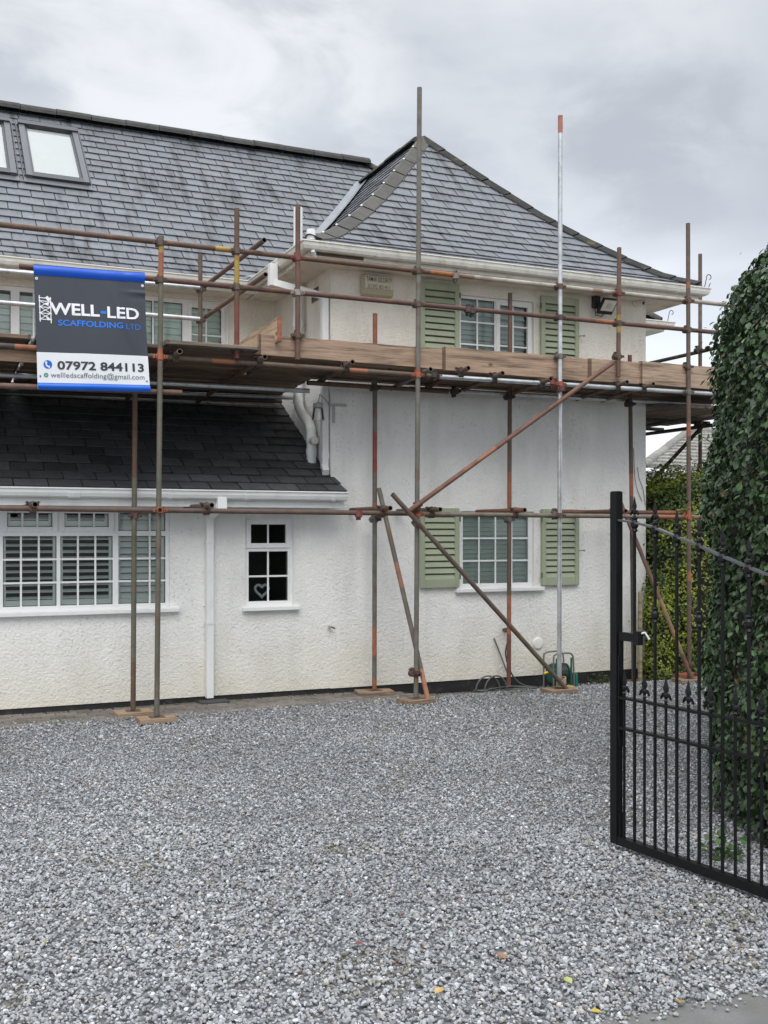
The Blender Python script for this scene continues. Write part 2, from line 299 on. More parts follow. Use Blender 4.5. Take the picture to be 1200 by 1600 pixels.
g2 = g.copy(); g2.name = 'skylight_glass'; g2.node_tree.nodes['Math'].inputs[2].default_value = 0.06; g2.node_tree.nodes['Transparent BSDF'].inputs[0].default_value = (.98, .98, .98, 1); M['skyglass'] = g2

# ================================================================ SETTING: ground
WALL = 10.25; CX = 3.96; RX = 8.02; MAIN = 12.06; MX = 9.0
def sstep(x): x = np.clip(x, 0, 1); return x*x*(3-2*x)
def gh(X, Y):
    X = np.asarray(X, float); Y = np.asarray(Y, float)
    dip = -0.085*sstep((Y-9.55)/0.35)*sstep((X-4.3)/0.9)*sstep((9.9-X)/0.5)
    und = 0.012*np.sin(X*1.3+0.4)*np.sin(Y*1.1+1.0)+0.008*np.sin(X*3.1+Y*2.3)
    near = sstep((9.6-Y)/1.0)
    return dip+und*near*sstep((12-np.abs(X))/4)
xs = np.concatenate([[-400, -120, -40, -14], np.arange(-8, 12.01, 0.1), [16, 40, 120, 400]])
ys = np.concatenate([[-400, -100, -30, -8], np.arange(-2, 12.01, 0.1), [18, 40, 120, 400]])
GX, GY = np.meshgrid(xs, ys); GZ = gh(GX, GY)-0.008
nx, ny = len(xs), len(ys); vv = np.stack([GX.ravel(), GY.ravel(), GZ.ravel()], 1)
ii = (np.arange(ny-1)[:, None]*nx+np.arange(nx-1)[None]).ravel(); ff = np.stack([ii, ii+1, ii+nx+1, ii+nx], 1)
me = bpy.data.meshes.new('ground'); me.from_pydata(vv.tolist(), [], ff.tolist()); me.update()
gm = mat('gravel_bed', (0.24, 0.245, 0.25), 0.9, attr=False, var=0.35, vscale=55, tint=(0.07, 0.07, 0.07), tfac=0.8, tscale=45, tlo=0.45, thi=0.6, bump=0.02, bscale=50, voro=0.8, vbscale=55)
me.materials.append(gm); me.polygons.foreach_set('use_smooth', [True]*len(me.polygons)); go = link('ground', me, None, 'structure')

def np_mesh(name, V, Fc, colors, m, parent=None, kind=None):   # V (n,3), Fc (m,3) tris, per-vertex colours
    me = bpy.data.meshes.new(name); me.vertices.add(len(V)); me.vertices.foreach_set('co', V.astype(np.float32).ravel())
    k = Fc.shape[1]; me.loops.add(Fc.size); me.loops.foreach_set('vertex_index', Fc.astype(np.int32).ravel())
    me.polygons.add(len(Fc)); me.polygons.foreach_set('loop_start', np.arange(0, Fc.size, k, dtype=np.int32))
    try: me.polygons.foreach_set('loop_total', np.full(len(Fc), k, dtype=np.int32))
    except Exception: pass
    me.update(calc_edges=True); me.polygons.foreach_set('use_smooth', np.zeros(len(Fc), dtype=bool))
    ca = me.color_attributes.new('Col', 'FLOAT_COLOR', 'POINT'); ca.data.foreach_set('color', np.concatenate([colors, np.ones((len(V), 1))], 1).astype(np.float32).ravel())
    me.materials.append(m); return link(name, me, parent, kind)
def rot_mats(n, tilt=math.pi):
    a = rng.uniform(0, 2*math.pi, n); b = rng.normal(0, tilt, n); c = rng.normal(0, tilt, n)
    ca, sa, cb, sb, cc, s_ = np.cos(a), np.sin(a), np.cos(b), np.sin(b), np.cos(c), np.sin(c)
    Rz = np.zeros((n, 3, 3)); Rz[:, 0, 0] = ca; Rz[:, 0, 1] = -sa; Rz[:, 1, 0] = sa; Rz[:, 1, 1] = ca; Rz[:, 2, 2] = 1
    Rx = np.zeros((n, 3, 3)); Rx[:, 0, 0] = 1; Rx[:, 1, 1] = cb; Rx[:, 1, 2] = -sb; Rx[:, 2, 1] = sb; Rx[:, 2, 2] = cb
    Ry = np.zeros((n, 3, 3)); Ry[:, 1, 1] = 1; Ry[:, 0, 0] = cc; Ry[:, 0, 2] = s_; Ry[:, 2, 0] = -s_; Ry[:, 2, 2] = cc
    return Rx @ Ry @ Rz
# gravel: every chipping is a faceted stone
ph = (1+5**0.5)/2
ico = np.array([(-1,ph,0),(1,ph,0),(-1,-ph,0),(1,-ph,0),(0,-1,ph),(0,1,ph),(0,-1,-ph),(0,1,-ph),(ph,0,-1),(ph,0,1),(-ph,0,-1),(-ph,0,1)])/math.sqrt(1+ph*ph)
icf = np.array([(0,11,5),(0,5,1),(0,1,7),(0,7,10),(0,10,11),(1,5,9),(5,11,4),(11,10,2),(10,7,6),(7,1,8),(3,9,4),(3,4,2),(3,2,6),(3,6,8),(3,8,9),(4,9,5),(2,4,11),(6,2,10),(8,6,7),(9,8,1)])
octv = np.array([(1,0,0),(-1,0,0),(0,1,0),(0,-1,0),(0,0,1),(0,0,-1)], float); octf = np.array([(0,2,4),(2,1,4),(1,3,4),(3,0,4),(2,0,5),(1,2,5),(3,1,5),(0,3,5)])
def stones(px, py, pz, size, cols, tv, tf):
    n = len(px); nt_ = 16
    T = np.stack([tv*rng.uniform(0.62, 1.2, (len(tv), 1))*np.array([1, rng.uniform(0.6, 0.95), rng.uniform(0.45, 0.75)]) for _ in range(nt_)])
    k = rng.integers(0, nt_, n); V = T[k]*size[:, None, None]*0.5; V = np.einsum('nij,nkj->nki', rot_mats(n, 0.45), V)
    V += np.stack([px, py, pz], 1)[:, None, :]; m_ = len(tv)
    Fc = (tf[None]+(np.arange(n)*m_)[:, None, None]).reshape(-1, 3)
    return V.reshape(-1, 3), Fc, np.repeat(cols, m_, axis=0)
def in_view(X, Y, mar):
    fw = X*FW[0]+Y*FW[1]; rt = X*FW[1]-Y*FW[0]; return (fw > 3.3-mar*0.4) & (np.abs(rt) < fw*0.368+mar)
slab_a, slab_b = PG(945, 1600), PG(1215, 1546)                # front edge of the concrete crossing
def on_slab(X, Y, off=0.0):
    dx, dy = slab_b.x-slab_a.x, slab_b.y-slab_a.y; L = math.hypot(dx, dy)
    return ((X-slab_a.x)*dy-(Y-slab_a.y)*dx)/L > off
def pav_edge(X): return 9.70+0.03*np.sin(X*2.1)+0.02*np.sin(X*7.3+1)+np.where(X > 5.3, (X-5.3)*0.9, 0)
Vs, Fs, Cs, off = [], [], [], 0
for (y0, y1, dens, sz, tv, tf) in ((2.6, 6.0, 5200, 0.0163, ico, icf), (6.0, 8.6, 3700, 0.0185, octv, octf), (8.6, 10.8, 2600, 0.0215, octv, octf)):
    # density bands by distance from the camera
    n = int(dens*11*12); X = rng.uniform(-2.5, 9.5, n); Y = rng.uniform(1.5, 12.5, n); fw = X*FW[0]+Y*FW[1]
    ok = (fw >= y0) & (fw < y1 if y1 < 10 else fw < 13.2) & in_view(X, Y, 0.55) & ~((Y > pav_edge(X)+rng.normal(0, 0.035, n)) & (X < 6.3)) & (Y < WALL-0.02) & ~on_slab(X, Y, rng.normal(0.02, 0.04, n)) 
    X, Y = X[ok], Y[ok]; n = len(X); size = sz*np.clip(rng.lognormal(0, 0.28, n), 0.5, 1.9)
    Z = gh(X, Y)+size*0.12+rng.uniform(0, 0.009, n)
    lum = np.clip(rng.lognormal(math.log(0.285), 0.31, n), 0.09, 0.62)
    patch = 1+0.09*np.sin(X*1.7+Y*0.9)*np.sin(Y*1.3-X*0.6)+0.06*np.sin(X*4.3+1.3*np.sin(Y*2.1))*np.sin(Y*3.7+X)
    dirt = (np.sin(X*2.3+Y*1.1)*np.sin(Y*2.9-X*1.7)+0.5*np.sin(X*7.1)*np.sin(Y*6.3) > 0.85) & (rng.random(n) < 0.22)
    lum = lum*patch
    c = np.stack([lum*0.975, lum*1.0, lum*1.03], 1); c[dirt] *= np.array([.62, .56, .42]); wr = rng.random(n); c[wr < 0.05] *= np.array([1.12, 0.98, 0.82]); c[wr > 0.9985] = np.array([0.20, 0.11, 0.08]); c[(wr > 0.9965) & (wr < 0.998)] = np.array([0.26, 0.22, 0.12])
    v_, f_, c_ = stones(X, Y, Z, size, c, tv, tf); Vs.append(v_); Fs.append(f_+off); Cs.append(c_); off += len(v_)
print('stones verts', off)
np_mesh('gravel', np.concatenate(Vs), np.concatenate(Fs), np.concatenate(Cs), M['stone'], None, 'stuff')
# concrete crossing at the road side
mb = MB(); dv = (slab_b-slab_a).normalized(); nv = Vector((dv.y, -dv.x, 0))
a, b = slab_a-dv*3, slab_b+dv*3; z1 = 0.012
mb.add([a+Vector((0,0,z1)), b+Vector((0,0,z1)), b+nv*2.0+Vector((0,0,z1)), a+nv*2.0+Vector((0,0,z1)), a+Vector((0,0,-.05)), b+Vector((0,0,-.05))], [(0,1,2,3),(0,4,5,1)])
mb.build('pavement', M['concrete'], None, 'structure')
# block paving strip along the wall
mb = MB(); y = WALL-0.03; row = 0
for row in range(6):
    yy0 = WALL-0.03-(row+1)*0.104
    x = -6+row*0.07
    while x < 6.2:
        if yy0+0.05 > float(pav_edge(np.array(x)))-0.10:
            k = random.uniform(0.75, 1.2); cc = (0.175*k, 0.155*k, 0.138*k); dz = random.uniform(-.003, .003)
            z = float(gh(x+0.1, yy0+0.05))
            mb.bbox((x, yy0, z-0.05), (x+0.197, yy0+0.100, z+0.012+dz), 0.006, cc)
        x += 0.203
mb.build('block_path', M['block'], None, 'structure')
# dirt clods and moss in the joint between wall and paving
n = 900; X = rng.uniform(-3, 8, n); Y = WALL-0.02-np.abs(rng.normal(0, 0.05, n)); size = rng.uniform(0.008, 0.03, n)
c = np.stack([rng.uniform(.03, .10, n)]*3, 1)*np.array([1.0, .85, .65]); mossy = rng.random(n) < 0.25; c[mossy] = np.array([.05, .075, .02])
v_, f_, c_ = stones(X, Y, gh(X, Y)+0.012, size, c, ico, icf); np_mesh('soil_crumbs', v_, f_, c_, M['stone'], None, 'stuff')

# ================================================================ HOUSE
house = thing('house', 'white roughcast house with grey slate roofs and sage green shutters behind the scaffold', 'house', (CX, WALL, 0))
def wall_panel(mb, X0, X1, z0, z1, Y, holes, dep=0.12):
    xs_ = sorted({X0, X1, *[h[0] for h in holes], *[h[1] for h in holes]}); zs = sorted({z0, z1, *[h[2] for h in holes], *[h[3] for h in holes]})
    for i in range(len(xs_)-1):
        for j in range(len(zs)-1):
            cx_, cz = (xs_[i]+xs_[i+1])/2, (zs[j]+zs[j+1])/2
            if any(h[0] < cx_ < h[1] and h[2] < cz < h[3] for h in holes): continue
            mb.quad((xs_[i], Y, zs[j]), (xs_[i+1], Y, zs[j]), (xs_[i+1], Y, zs[j+1]), (xs_[i], Y, zs[j+1]))
    for a_, b_, c_, d_ in holes:
        mb.quad((a_, Y, c_), (a_, Y, d_), (a_, Y+dep, d_), (a_, Y+dep, c_)); mb.quad((b_, Y, d_), (b_, Y, c_), (b_, Y+dep, c_), (b_, Y+dep, d_))
        mb.quad((a_, Y, d_), (b_, Y, d_), (b_, Y+dep, d_), (a_, Y+dep, d_)); mb.quad((b_, Y, c_), (a_, Y, c_), (a_, Y+dep, c_), (b_, Y+dep, c_))
def hx(x, Y): return P(x, 830, Y).x
def hz(x, y, Y): return P(x, y, Y).z
# openings (surveyed on their walls)
RV = 0.05
W1 = (-0.95, hx(265, WALL), hz(265, 949, WALL), 1.938)
W2 = (hx(383, WALL), hx(458.5, WALL), hz(420, 947, WALL), hz(420, 809, WALL))
W3 = (hx(719.5, WALL), hx(834, WALL), hz(780, 918, WALL), hz(780, 799, WALL))
W4 = (hx(719, WALL), hx(834, WALL), 3.50, hz(776, 466, WALL))
W5 = (hx(196, MAIN), hx(358, MAIN), 3.30, hz(280, 466, MAIN))
W6 = (-1.3, hx(118, MAIN), 3.30, hz(60, 450, MAIN))
EZ = 4.57
mb = MB(); wall_panel(mb, -7, CX, 0.06, 2.02, WALL, [W1, W2]); wall_panel(mb, CX, RX, 0.055, 3.34, WALL, [W3])
mb.quad((RX, WALL, .055), (RX, 16, .055), (RX, 16, 3.34), (RX, WALL, 3.34))
mb.quad((CX, MAIN, 2.0), (CX, WALL, 2.0), (CX, WALL, 3.34), (CX, MAIN, 3.34))
mb.quad((MX, MAIN, 0), (MX, 17, 0), (MX, 17, 4.46), (MX, MAIN, 4.46)); mb.quad((RX, MAIN, 0), (MX, MAIN, 0), (MX, MAIN, 4.46), (RX, MAIN, 4.46))
mb.build('wall', M['render'], house)
mb = MB(); wall_panel(mb, CX, RX, 3.34, 4.46, WALL, [W4]); wall_panel(mb, -7, CX, 2.9, 4.46, MAIN, [W5, W6])
mb.quad((CX, MAIN, 3.34), (CX, WALL, 3.34), (CX, WALL, 4.46), (CX, MAIN, 4.46)); mb.quad((RX, WALL, 3.34), (RX, 16, 3.34), (RX, 16, 4.46), (RX, WALL, 4.46))
mb.build('wall', M['render_up'], house)['label'] = 'cream stained upper storey wall'
mb = MB(); mb.box((-7, WALL+0.012, -0.2), (RX-0.012, WALL+0.3, 0.06)); mb.box((RX-0.3, WALL+0.3, -0.2), (RX-0.012, 16, 0.06)); mb.build('plinth', M['black'], house)

# ---- roofs of real slates
def clip(poly, hp):
    for (nx_, ny_, c_) in hp:
        out = []
        for i in range(len(poly)):
            p, q = poly[i], poly[(i+1) % len(poly)]; dp = nx_*p[0]+ny_*p[1]-c_; dq = nx_*q[0]+ny_*q[1]-c_
            if dp <= 0: out.append(p)
            if (dp < 0) != (dq < 0) and dp != dq:
                t_ = dp/(dp-dq); out.append((p[0]+(q[0]-p[0])*t_, p[1]+(q[1]-p[1])*t_))
        poly = out
        if len(poly) < 3: return None
    return poly
def interp(prof, r):
    for (r0, z0), (r1, z1) in zip(prof, prof[1:]):
        if r <= r1: return z0+(z1-z0)*(r-r0)/(r1-r0)
    (r0, z0), (r1, z1) = prof[-2:]; return z1+(z1-z0)/(r1-r0)*(r-r1)
def slates(mb, O, A, B, prof, a0, a1, rmax, hp, e=0.185, wd=0.27, colf=None):
    O, A, B = Vector(O), Vector(A), Vector(B)
    def pt(a_, r, h):
        dr = 0.02; sl_ = (interp(prof, r+dr)-interp(prof, r-dr))/(2*dr); n_ = (Vector((0, 0, 1))-B*sl_).normalized()
        return O+A*a_+B*r+Vector((0, 0, interp(prof, r)))+n_*h
    r = 0.0; row = 0
    while r < rmax-1e-3:
        sl_ = (interp(prof, r+0.05)-interp(prof, r))/0.05; dr = e/math.sqrt(1+sl_*sl_); r1 = min(r+dr, rmax)
        a_ = a0-(wd/2 if row % 2 else 0)+random.uniform(-.01, .01); bi = random.uniform(-.0015, .0015)
        while a_ < a1:
            j = random.uniform(-.004, .004); tj = random.uniform(-.004, .004)
            poly = clip([(a_+0.0055, r+j), (a_+wd-0.0055, r+j+tj), (a_+wd-0.0055, r1+.003), (a_+0.0055, r1+.003)], hp)
            if poly:
                tw = random.uniform(-.002, .002)
                top = []; bot = []
                for (pa, pr) in poly:
                    f_ = 1-(pr-r)/(r1-r); h = 0.004+0.015*f_+tw*((pa-a_)/wd-0.5)*2; top.append(pt(pa, pr, h)); bot.append(pt(pa, pr, max(h-0.011, 0.0005)))
                n_ = len(poly); mb.add(top+bot, [tuple(range(n_))]+[(k, n_+k, n_+(k+1) % n_, (k+1) % n_) for k in range(n_)], colf())
            a_ += wd
        r = r1; row += 1
def under(mb, O, A, B, prof, a0, a1, rmax, hp):
    O, A, B = Vector(O), Vector(A), Vector(B); n_ = 14
    for i in range(n_):
        r0, r1 = rmax*i/n_, rmax*(i+1)/n_; poly = clip([(a0, r0), (a1, r0), (a1, r1), (a0, r1)], hp)
        if poly: mb.add([O+A*p+B*q+Vector((0, 0, interp(prof, q)-0.002)) for p, q in poly], [tuple(range(len(poly)))], (.02, .02, .022))
def slate_col():
    k = random.gauss(1, 0.10); k = max(.72, min(1.25, k)); w_ = random.random()
    c_ = (0.122*k, 0.132*k, 0.146*k)
    return (c_[0]*1.03, c_[1], c_[2]*.96) if w_ < .2 else c_
def slate_dk():
    k = max(.6, random.gauss(1, .16)); return (0.062*k, 0.065*k, 0.070*k)
# wing (hipped, bellcast)
XL, XR, YE = 3.52, 8.52, 9.78; XC = (XL+XR)/2; RUN = 2.5
WP = [(0, EZ), (0.3, 4.70), (0.6, 4.92), (0.95, 5.21), (1.35, 5.575), (1.9, 6.15), (2.5, 6.81)]
MP = [(0, EZ), (0.25, 4.70), (0.5, 4.885), (1.0, 5.33), (3.14, 7.30)]; MYE = 11.64; MRUN = 3.14
mbr = MB(); mbu = MB()
hpf = [(-1, 1, -XL), (1, 1, XR)]
slates(mbr, (0, YE, 0), (1, 0, 0), (0, 1, 0), WP, XL, XR, RUN, hpf, e=.178, wd=.265, colf=slate_col); under(mbu, (0, YE, 0), (1, 0, 0), (0, 1, 0), WP, XL, XR, RUN, hpf)
hpl = [(-1, 1, -YE)]
slates(mbr, (XL, 0, 0), (0, 1, 0), (1, 0, 0), WP, YE, 14.6, RUN, hpl, e=.178, wd=.265, colf=slate_col); under(mbu, (XL, 0, 0), (0, 1, 0), (1, 0, 0), WP, YE, 14.6, RUN, hpl)
under(mbu, (XR, 0, 0), (0, 1, 0), (-1, 0, 0), WP, YE, 14.6, RUN, hpl); slates(mbr, (XR, 0, 0), (0, 1, 0), (-1, 0, 0), WP, YE, 14.6, RUN, hpl, e=.178, wd=.265, colf=slate_col)
roof = mbr.build('roof', M['slate'], house); roof['label'] = 'hipped slate roof of the wing with swept eaves'
mbu.build('roof_deck', M['black'], roof)
# main roof
mbr = MB(); mbu = MB(); hpm = [(1, 1, 9.45)]
slates(mbr, (0, MYE, 0), (1, 0, 0), (0, 1, 0), MP, -7, 9.45, MRUN, hpm, colf=slate_col); under(mbu, (0, MYE, 0), (1, 0, 0), (0, 1, 0), MP, -7, 9.45, MRUN, hpm)
mbu.quad((-7, MYE+MRUN, 7.29), (6.31, MYE+MRUN, 7.29), (9.45, MYE+2*MRUN, EZ), (-7, MYE+2*MRUN, EZ)); mbu.add([(9.45, MYE, EZ), (9.45, MYE+2*MRUN, EZ), (6.31, MYE+MRUN, 7.29)], [(0, 1, 2)])
mroof = mbr.build('roof', M['slate'], house); mroof['label'] = 'long grey slate roof of the main house'
mbu.build('roof_deck', M['black'], mroof)
# lean-to roof
LP = [(0, 2.095), (0.12, 2.15), (0.3, 2.235), (0.62, 2.40), (1.1, 2.68), (2.10, 3.29)]; LYE = 9.90; LRUN = 2.14
mbr = MB(); mbu = MB()
slates(mbr, (0, LYE, 0), (1, 0, 0), (0, 1, 0), LP, -7, CX+0.04, 0.35, [(1, 0, CX+0.045)], e=0.19, wd=0.30, colf=slate_dk)
slates(mbr, (0, LYE+0.35, 0), (1, 0, 0), (0, 1, 0), [(max(r-.35, 0), z) for r, z in [(0.35, interp(LP, .35))]+LP[3:]], -7, CX, LRUN-.35, [(1, 0, CX-0.001)], e=0.19, wd=0.30, colf=slate_dk)
under(mbu, (0, LYE, 0), (1, 0, 0), (0, 1, 0), LP, -7, CX-0.002, LRUN, [(1, 0, CX-0.002)]); under(mbu, (0, LYE, 0), (1, 0, 0), (0, 1, 0), LP, CX-.002, CX+0.04, 0.345, [(1, 0, CX+0.04)])
lroof = mbr.build('roof', M['slate_dark'], house); lroof['label'] = 'dark slate lean-to roof over the ground floor'
mbu.build('roof_deck', M['black'], lroof)
# ridge tiles
def ridge(mb, a, b, rad=0.12, seg=0.45, col=(1, 1, 1)):
    a, b = Vector(a), Vector(b); L = (b-a).length; dv_ = (b-a).normalized(); side = dv_.cross(Vector((0, 0, 1))).normalized(); up = side.cross(dv_); n_ = int(L/seg)
    for i in range(n_):
        p, q = a+dv_*(L*i/n_+.004), a+dv_*(L*(i+1)/n_-.004); k = random.uniform(.8, 1.2); dz = random.uniform(-.006, .006); vs_ = []
        for o in (p, q):
            for j in range(9):
                t_ = math.pi*j/8; vs_.append(o+side*rad*math.cos(t_)+up*(rad*0.75*math.sin(t_)-.015+dz))
        mb.add(vs_, [(j, j+1, 10+j, 9+j) for j in range(8)]+[tuple(range(9)), tuple(range(9, 18))], (col[0]*k, col[1]*k, col[2]*k))
mb = MB(); ridge(mb, (-7, MYE+MRUN, 7.29), (6.31, MYE+MRUN, 7.29), 0.165); ridge(mb, (6.31, MYE+MRUN, 7.30), (9.4, MYE+.05, EZ+.03), .1); mb.build('ridge', M['ridge'], mroof)
mb = MB(); ridge(mb, (XC, YE+RUN+.1, 6.82), (XC, 14.2, 6.82), 0.10); mb.build('ridge', M['ridge'], roof)
def hiptiles(mb, sx_, w_, n_, lift, mort=None, kc=1.0):
    for i in range(n_):
        vs_ = []; r0 = 0.02+(RUN-0.05)*i/n_; r1 = 0.02+(RUN-0.05)*(i+1)/n_-.006; k = random.uniform(.85, 1.15)*kc; lf = lift+random.uniform(0, .006)
        for jj, r in ((0, r0), (1, (r0+r1)/2), (2, r1)):
            x_ = XL+r if sx_ > 0 else XR-r; z_ = interp(WP, r); up = lf+(2-jj)*.0035
            vs_ += [(x_+sx_*w_, YE+r, z_+up-.03), (x_+sx_*w_, YE+r, z_+up-.008), (x_+sx_*w_*.15, YE+r+w_*.15*0, z_+up+.028), (x_, YE+r+w_*.15, z_+up+.028), (x_, YE+r+w_, z_+up-.008), (x_, YE+r+w_, z_+up-.03)]
        fs = []
        for s_ in (0, 6): fs += [(s_+j, s_+j+1, s_+j+7, s_+j+6) for j in range(5)]
        fs += [tuple(range(6)), tuple(range(12, 18))]
        mb.add(vs_, fs, (k, k, k))
        if mort is not None and i:
            x_ = XL+r0+.02; z_ = interp(WP, r0); m3 = MB(); m3.lathe((x_, YE+r0+0.015, z_+lf+.034), [(.015, -.004), (.016, .007), (.008, .014)], 8); mort.append(m3)
mb = MB(); mo = []; hiptiles(mb, 1, 0.165, 10, 0.035, mo); mb.build('hip_tiles', M['hip'], roof); [q.build('mortar_dab', M['upvc'], roof) for q in mo]
mb = MB(); hiptiles(mb, -1, 0.115, 12, 0.04, kc=.6); mb.build('hip_tiles', M['ridge'], roof)['label'] = 'dark hip tiles on the right edge of the wing roof'
# valley lead
mb = MB(); pts = []
for i in range(15):
    r = 0.02+2.46*i/14; z_ = interp(WP, r); lo, hi = 0, MRUN
    for _ in range(30):
        m_ = (lo+hi)/2
        if interp(MP, m_) < z_: lo = m_
        else: hi = m_
    pts.append(Vector((XL+r, MYE+lo, z_)))
for p, q in zip(pts, pts[1:]):
    mb.quad(p+Vector((-.10, 0, .045)), q+Vector((-.10, 0, .045)), q+Vector((0, 0, .05)), p+Vector((0, 0, .05)))
    mb.quad(p+Vector((0, 0, .05)), q+Vector((0, 0, .05)), q+Vector((0.02, -.19, .075)), p+Vector((0.02, -.19, .075)))
mb.build('valley_flashing', M['lead'], roof)
# eaves: fascia, soffit, gutter
GP = [(0.0, 0.0), (0.0, -0.055), (0.02, -0.072), (0.06, -0.078), (0.085, -0.066), (0.10, -0.035), (0.105, -0.004), (0.116, 0.0), (0.116, 0.012), (0.100, 0.012), (0.094, -0.03), (0.08, -0.056), (0.06, -0.068), (0.025, -0.062), (0.010, -0.045), (0.010, 0.0)]
EP = [(-7, MYE+.06), (XL+.06, MYE+.06), (XL+.06, YE+.06), (XR-.06, YE+.06), (XR-.06, 13)]
mb = MB(); mb.sweep(EP, GP, EZ-.012); gut = mb.build('gutter', M['upvc_old'], house)
def joint(p, dv_, w_=0.05):
    mb = MB(); p = Vector((p[0], p[1])); dd = Vector(dv_); mb.sweep([p-dd*w_, p+dd*w_], [(o*1.04+.001 if o > .02 else o, h*1.07-.003) for o, h in GP], EZ-.010); mb.build('gutter_bracket', M['upvc_old'], gut)
for xx in (-1.6, 0.9, 2.9): joint((xx, MYE+.06), (1, 0))
for xx in (4.3, 5.35, 6.6, 7.35, 8.1): joint((xx, YE+.06), (1, 0), 0.03)
mb = MB(); mb.sweep(EP, [(0, -.03), (-.022, -.03), (-.022, -.125), (0, -.125)], EZ)
fas = mb.build('fascia', M['upvc_old'], house)
mb = MB(); mb.sweep([(XL+.13, YE+.06), (XL+.64, YE+.06)], [(0.004, -.085), (0, -.085), (0, -.118), (0.004, -.118)], EZ, (1, 1, 1)); mb.build('bare_strip', mat('bare_wood', (.11, .09, .06), .95, var=.4, vscale=30), fas)
mb = MB(); zf = EZ-.118
mb.box((-7, MYE+.08, zf), (XL+.06, MAIN, zf+.01)); mb.box((XL+.08, YE+.08, zf), (XR-.08, WALL, zf+.01)); mb.box((XL+.08, WALL, zf), (CX, MAIN, zf+.01)); mb.box((RX, WALL, zf), (XR-.08, 13, zf+.01))
mb.build('soffit', M['soffit'], house)
# rear right eave of the main block
EP2 = [(RX+.2, 11.62), (9.40, 11.62), (9.40, 17)]
mb = MB(); mb.sweep(EP2, GP, EZ-.012); mb.build('gutter', M['upvc_old'], house)
mb = MB(); mb.sweep(EP2, [(0, -.03), (-.022, -.03), (-.022, -.125), (0, -.125)], EZ); mb.box((RX, 11.64, zf), (9.38, MAIN, zf+.01)); mb.box((MX, MAIN, zf), (9.38, 17, zf+.01)); mb.build('fascia', M['upvc_old'], house)
# curled irons at the hip feet
for nm, c0 in (('eave_scroll', Vector((XR+.02, YE+.02, EZ+.04))), ('eave_scroll', Vector((9.46, 11.60, EZ+.04)))):
    mb = MB(); pts = [c0+Vector((-.02, 0, -.05)), c0+Vector((-.005, 0, .02)), c0+Vector((.012, 0, .08))]
    for i in range(12):
        a_ = math.pi-.1-i*.42; rr = .040-.0018*i; pts.append(c0+Vector((.055+rr*math.cos(a_), 0, .10+rr*math.sin(a_))))
    mb.tube(pts, .005, 6); mb.build(nm, M['iron'], house)
# lean-to eaves
LEP = [(-7, LYE+.05), (CX+.035, LYE+.05)]
mb = MB(); mb.sweep(LEP, GP, 2.085); lg = mb.build('gutter', M['upvc'], house); lg['label'] = 'clean white gutter along the lean-to eave'
for px in (115, 265, 385, 520):
    mb = MB(); xx = hx(px, LYE); mb.sweep([(xx-.05, LYE+.05), (xx+.05, LYE+.05)] if px in (115,) else [(xx-.02, LYE+.05), (xx+.02, LYE+.05)], [(o*1.05+.001 if o > .02 else o, h*1.08-.003) for o, h in GP], 2.087); mb.build('gutter_bracket', M['upvc'], lg)
mb = MB(); mb.sweep(LEP, [(0, -.01), (-.022, -.01), (-.022, -.145), (0, -.145)], 2.085)
mb.sweep([(-7, LYE+.05), (CX+.0, LYE+.05)], [(0.012, -.10), (0, -.10), (0, -.150), (0.012, -.15)], 2.085); mb.build('fascia', M['upvc'], house)
mb = MB(); mb.box((-7, LYE+.07, 1.945), (CX-.02, WALL, 1.955)); mb.build('soffit', mat('grey_soffit', (.45, .45, .43), .8, var=.06), house)

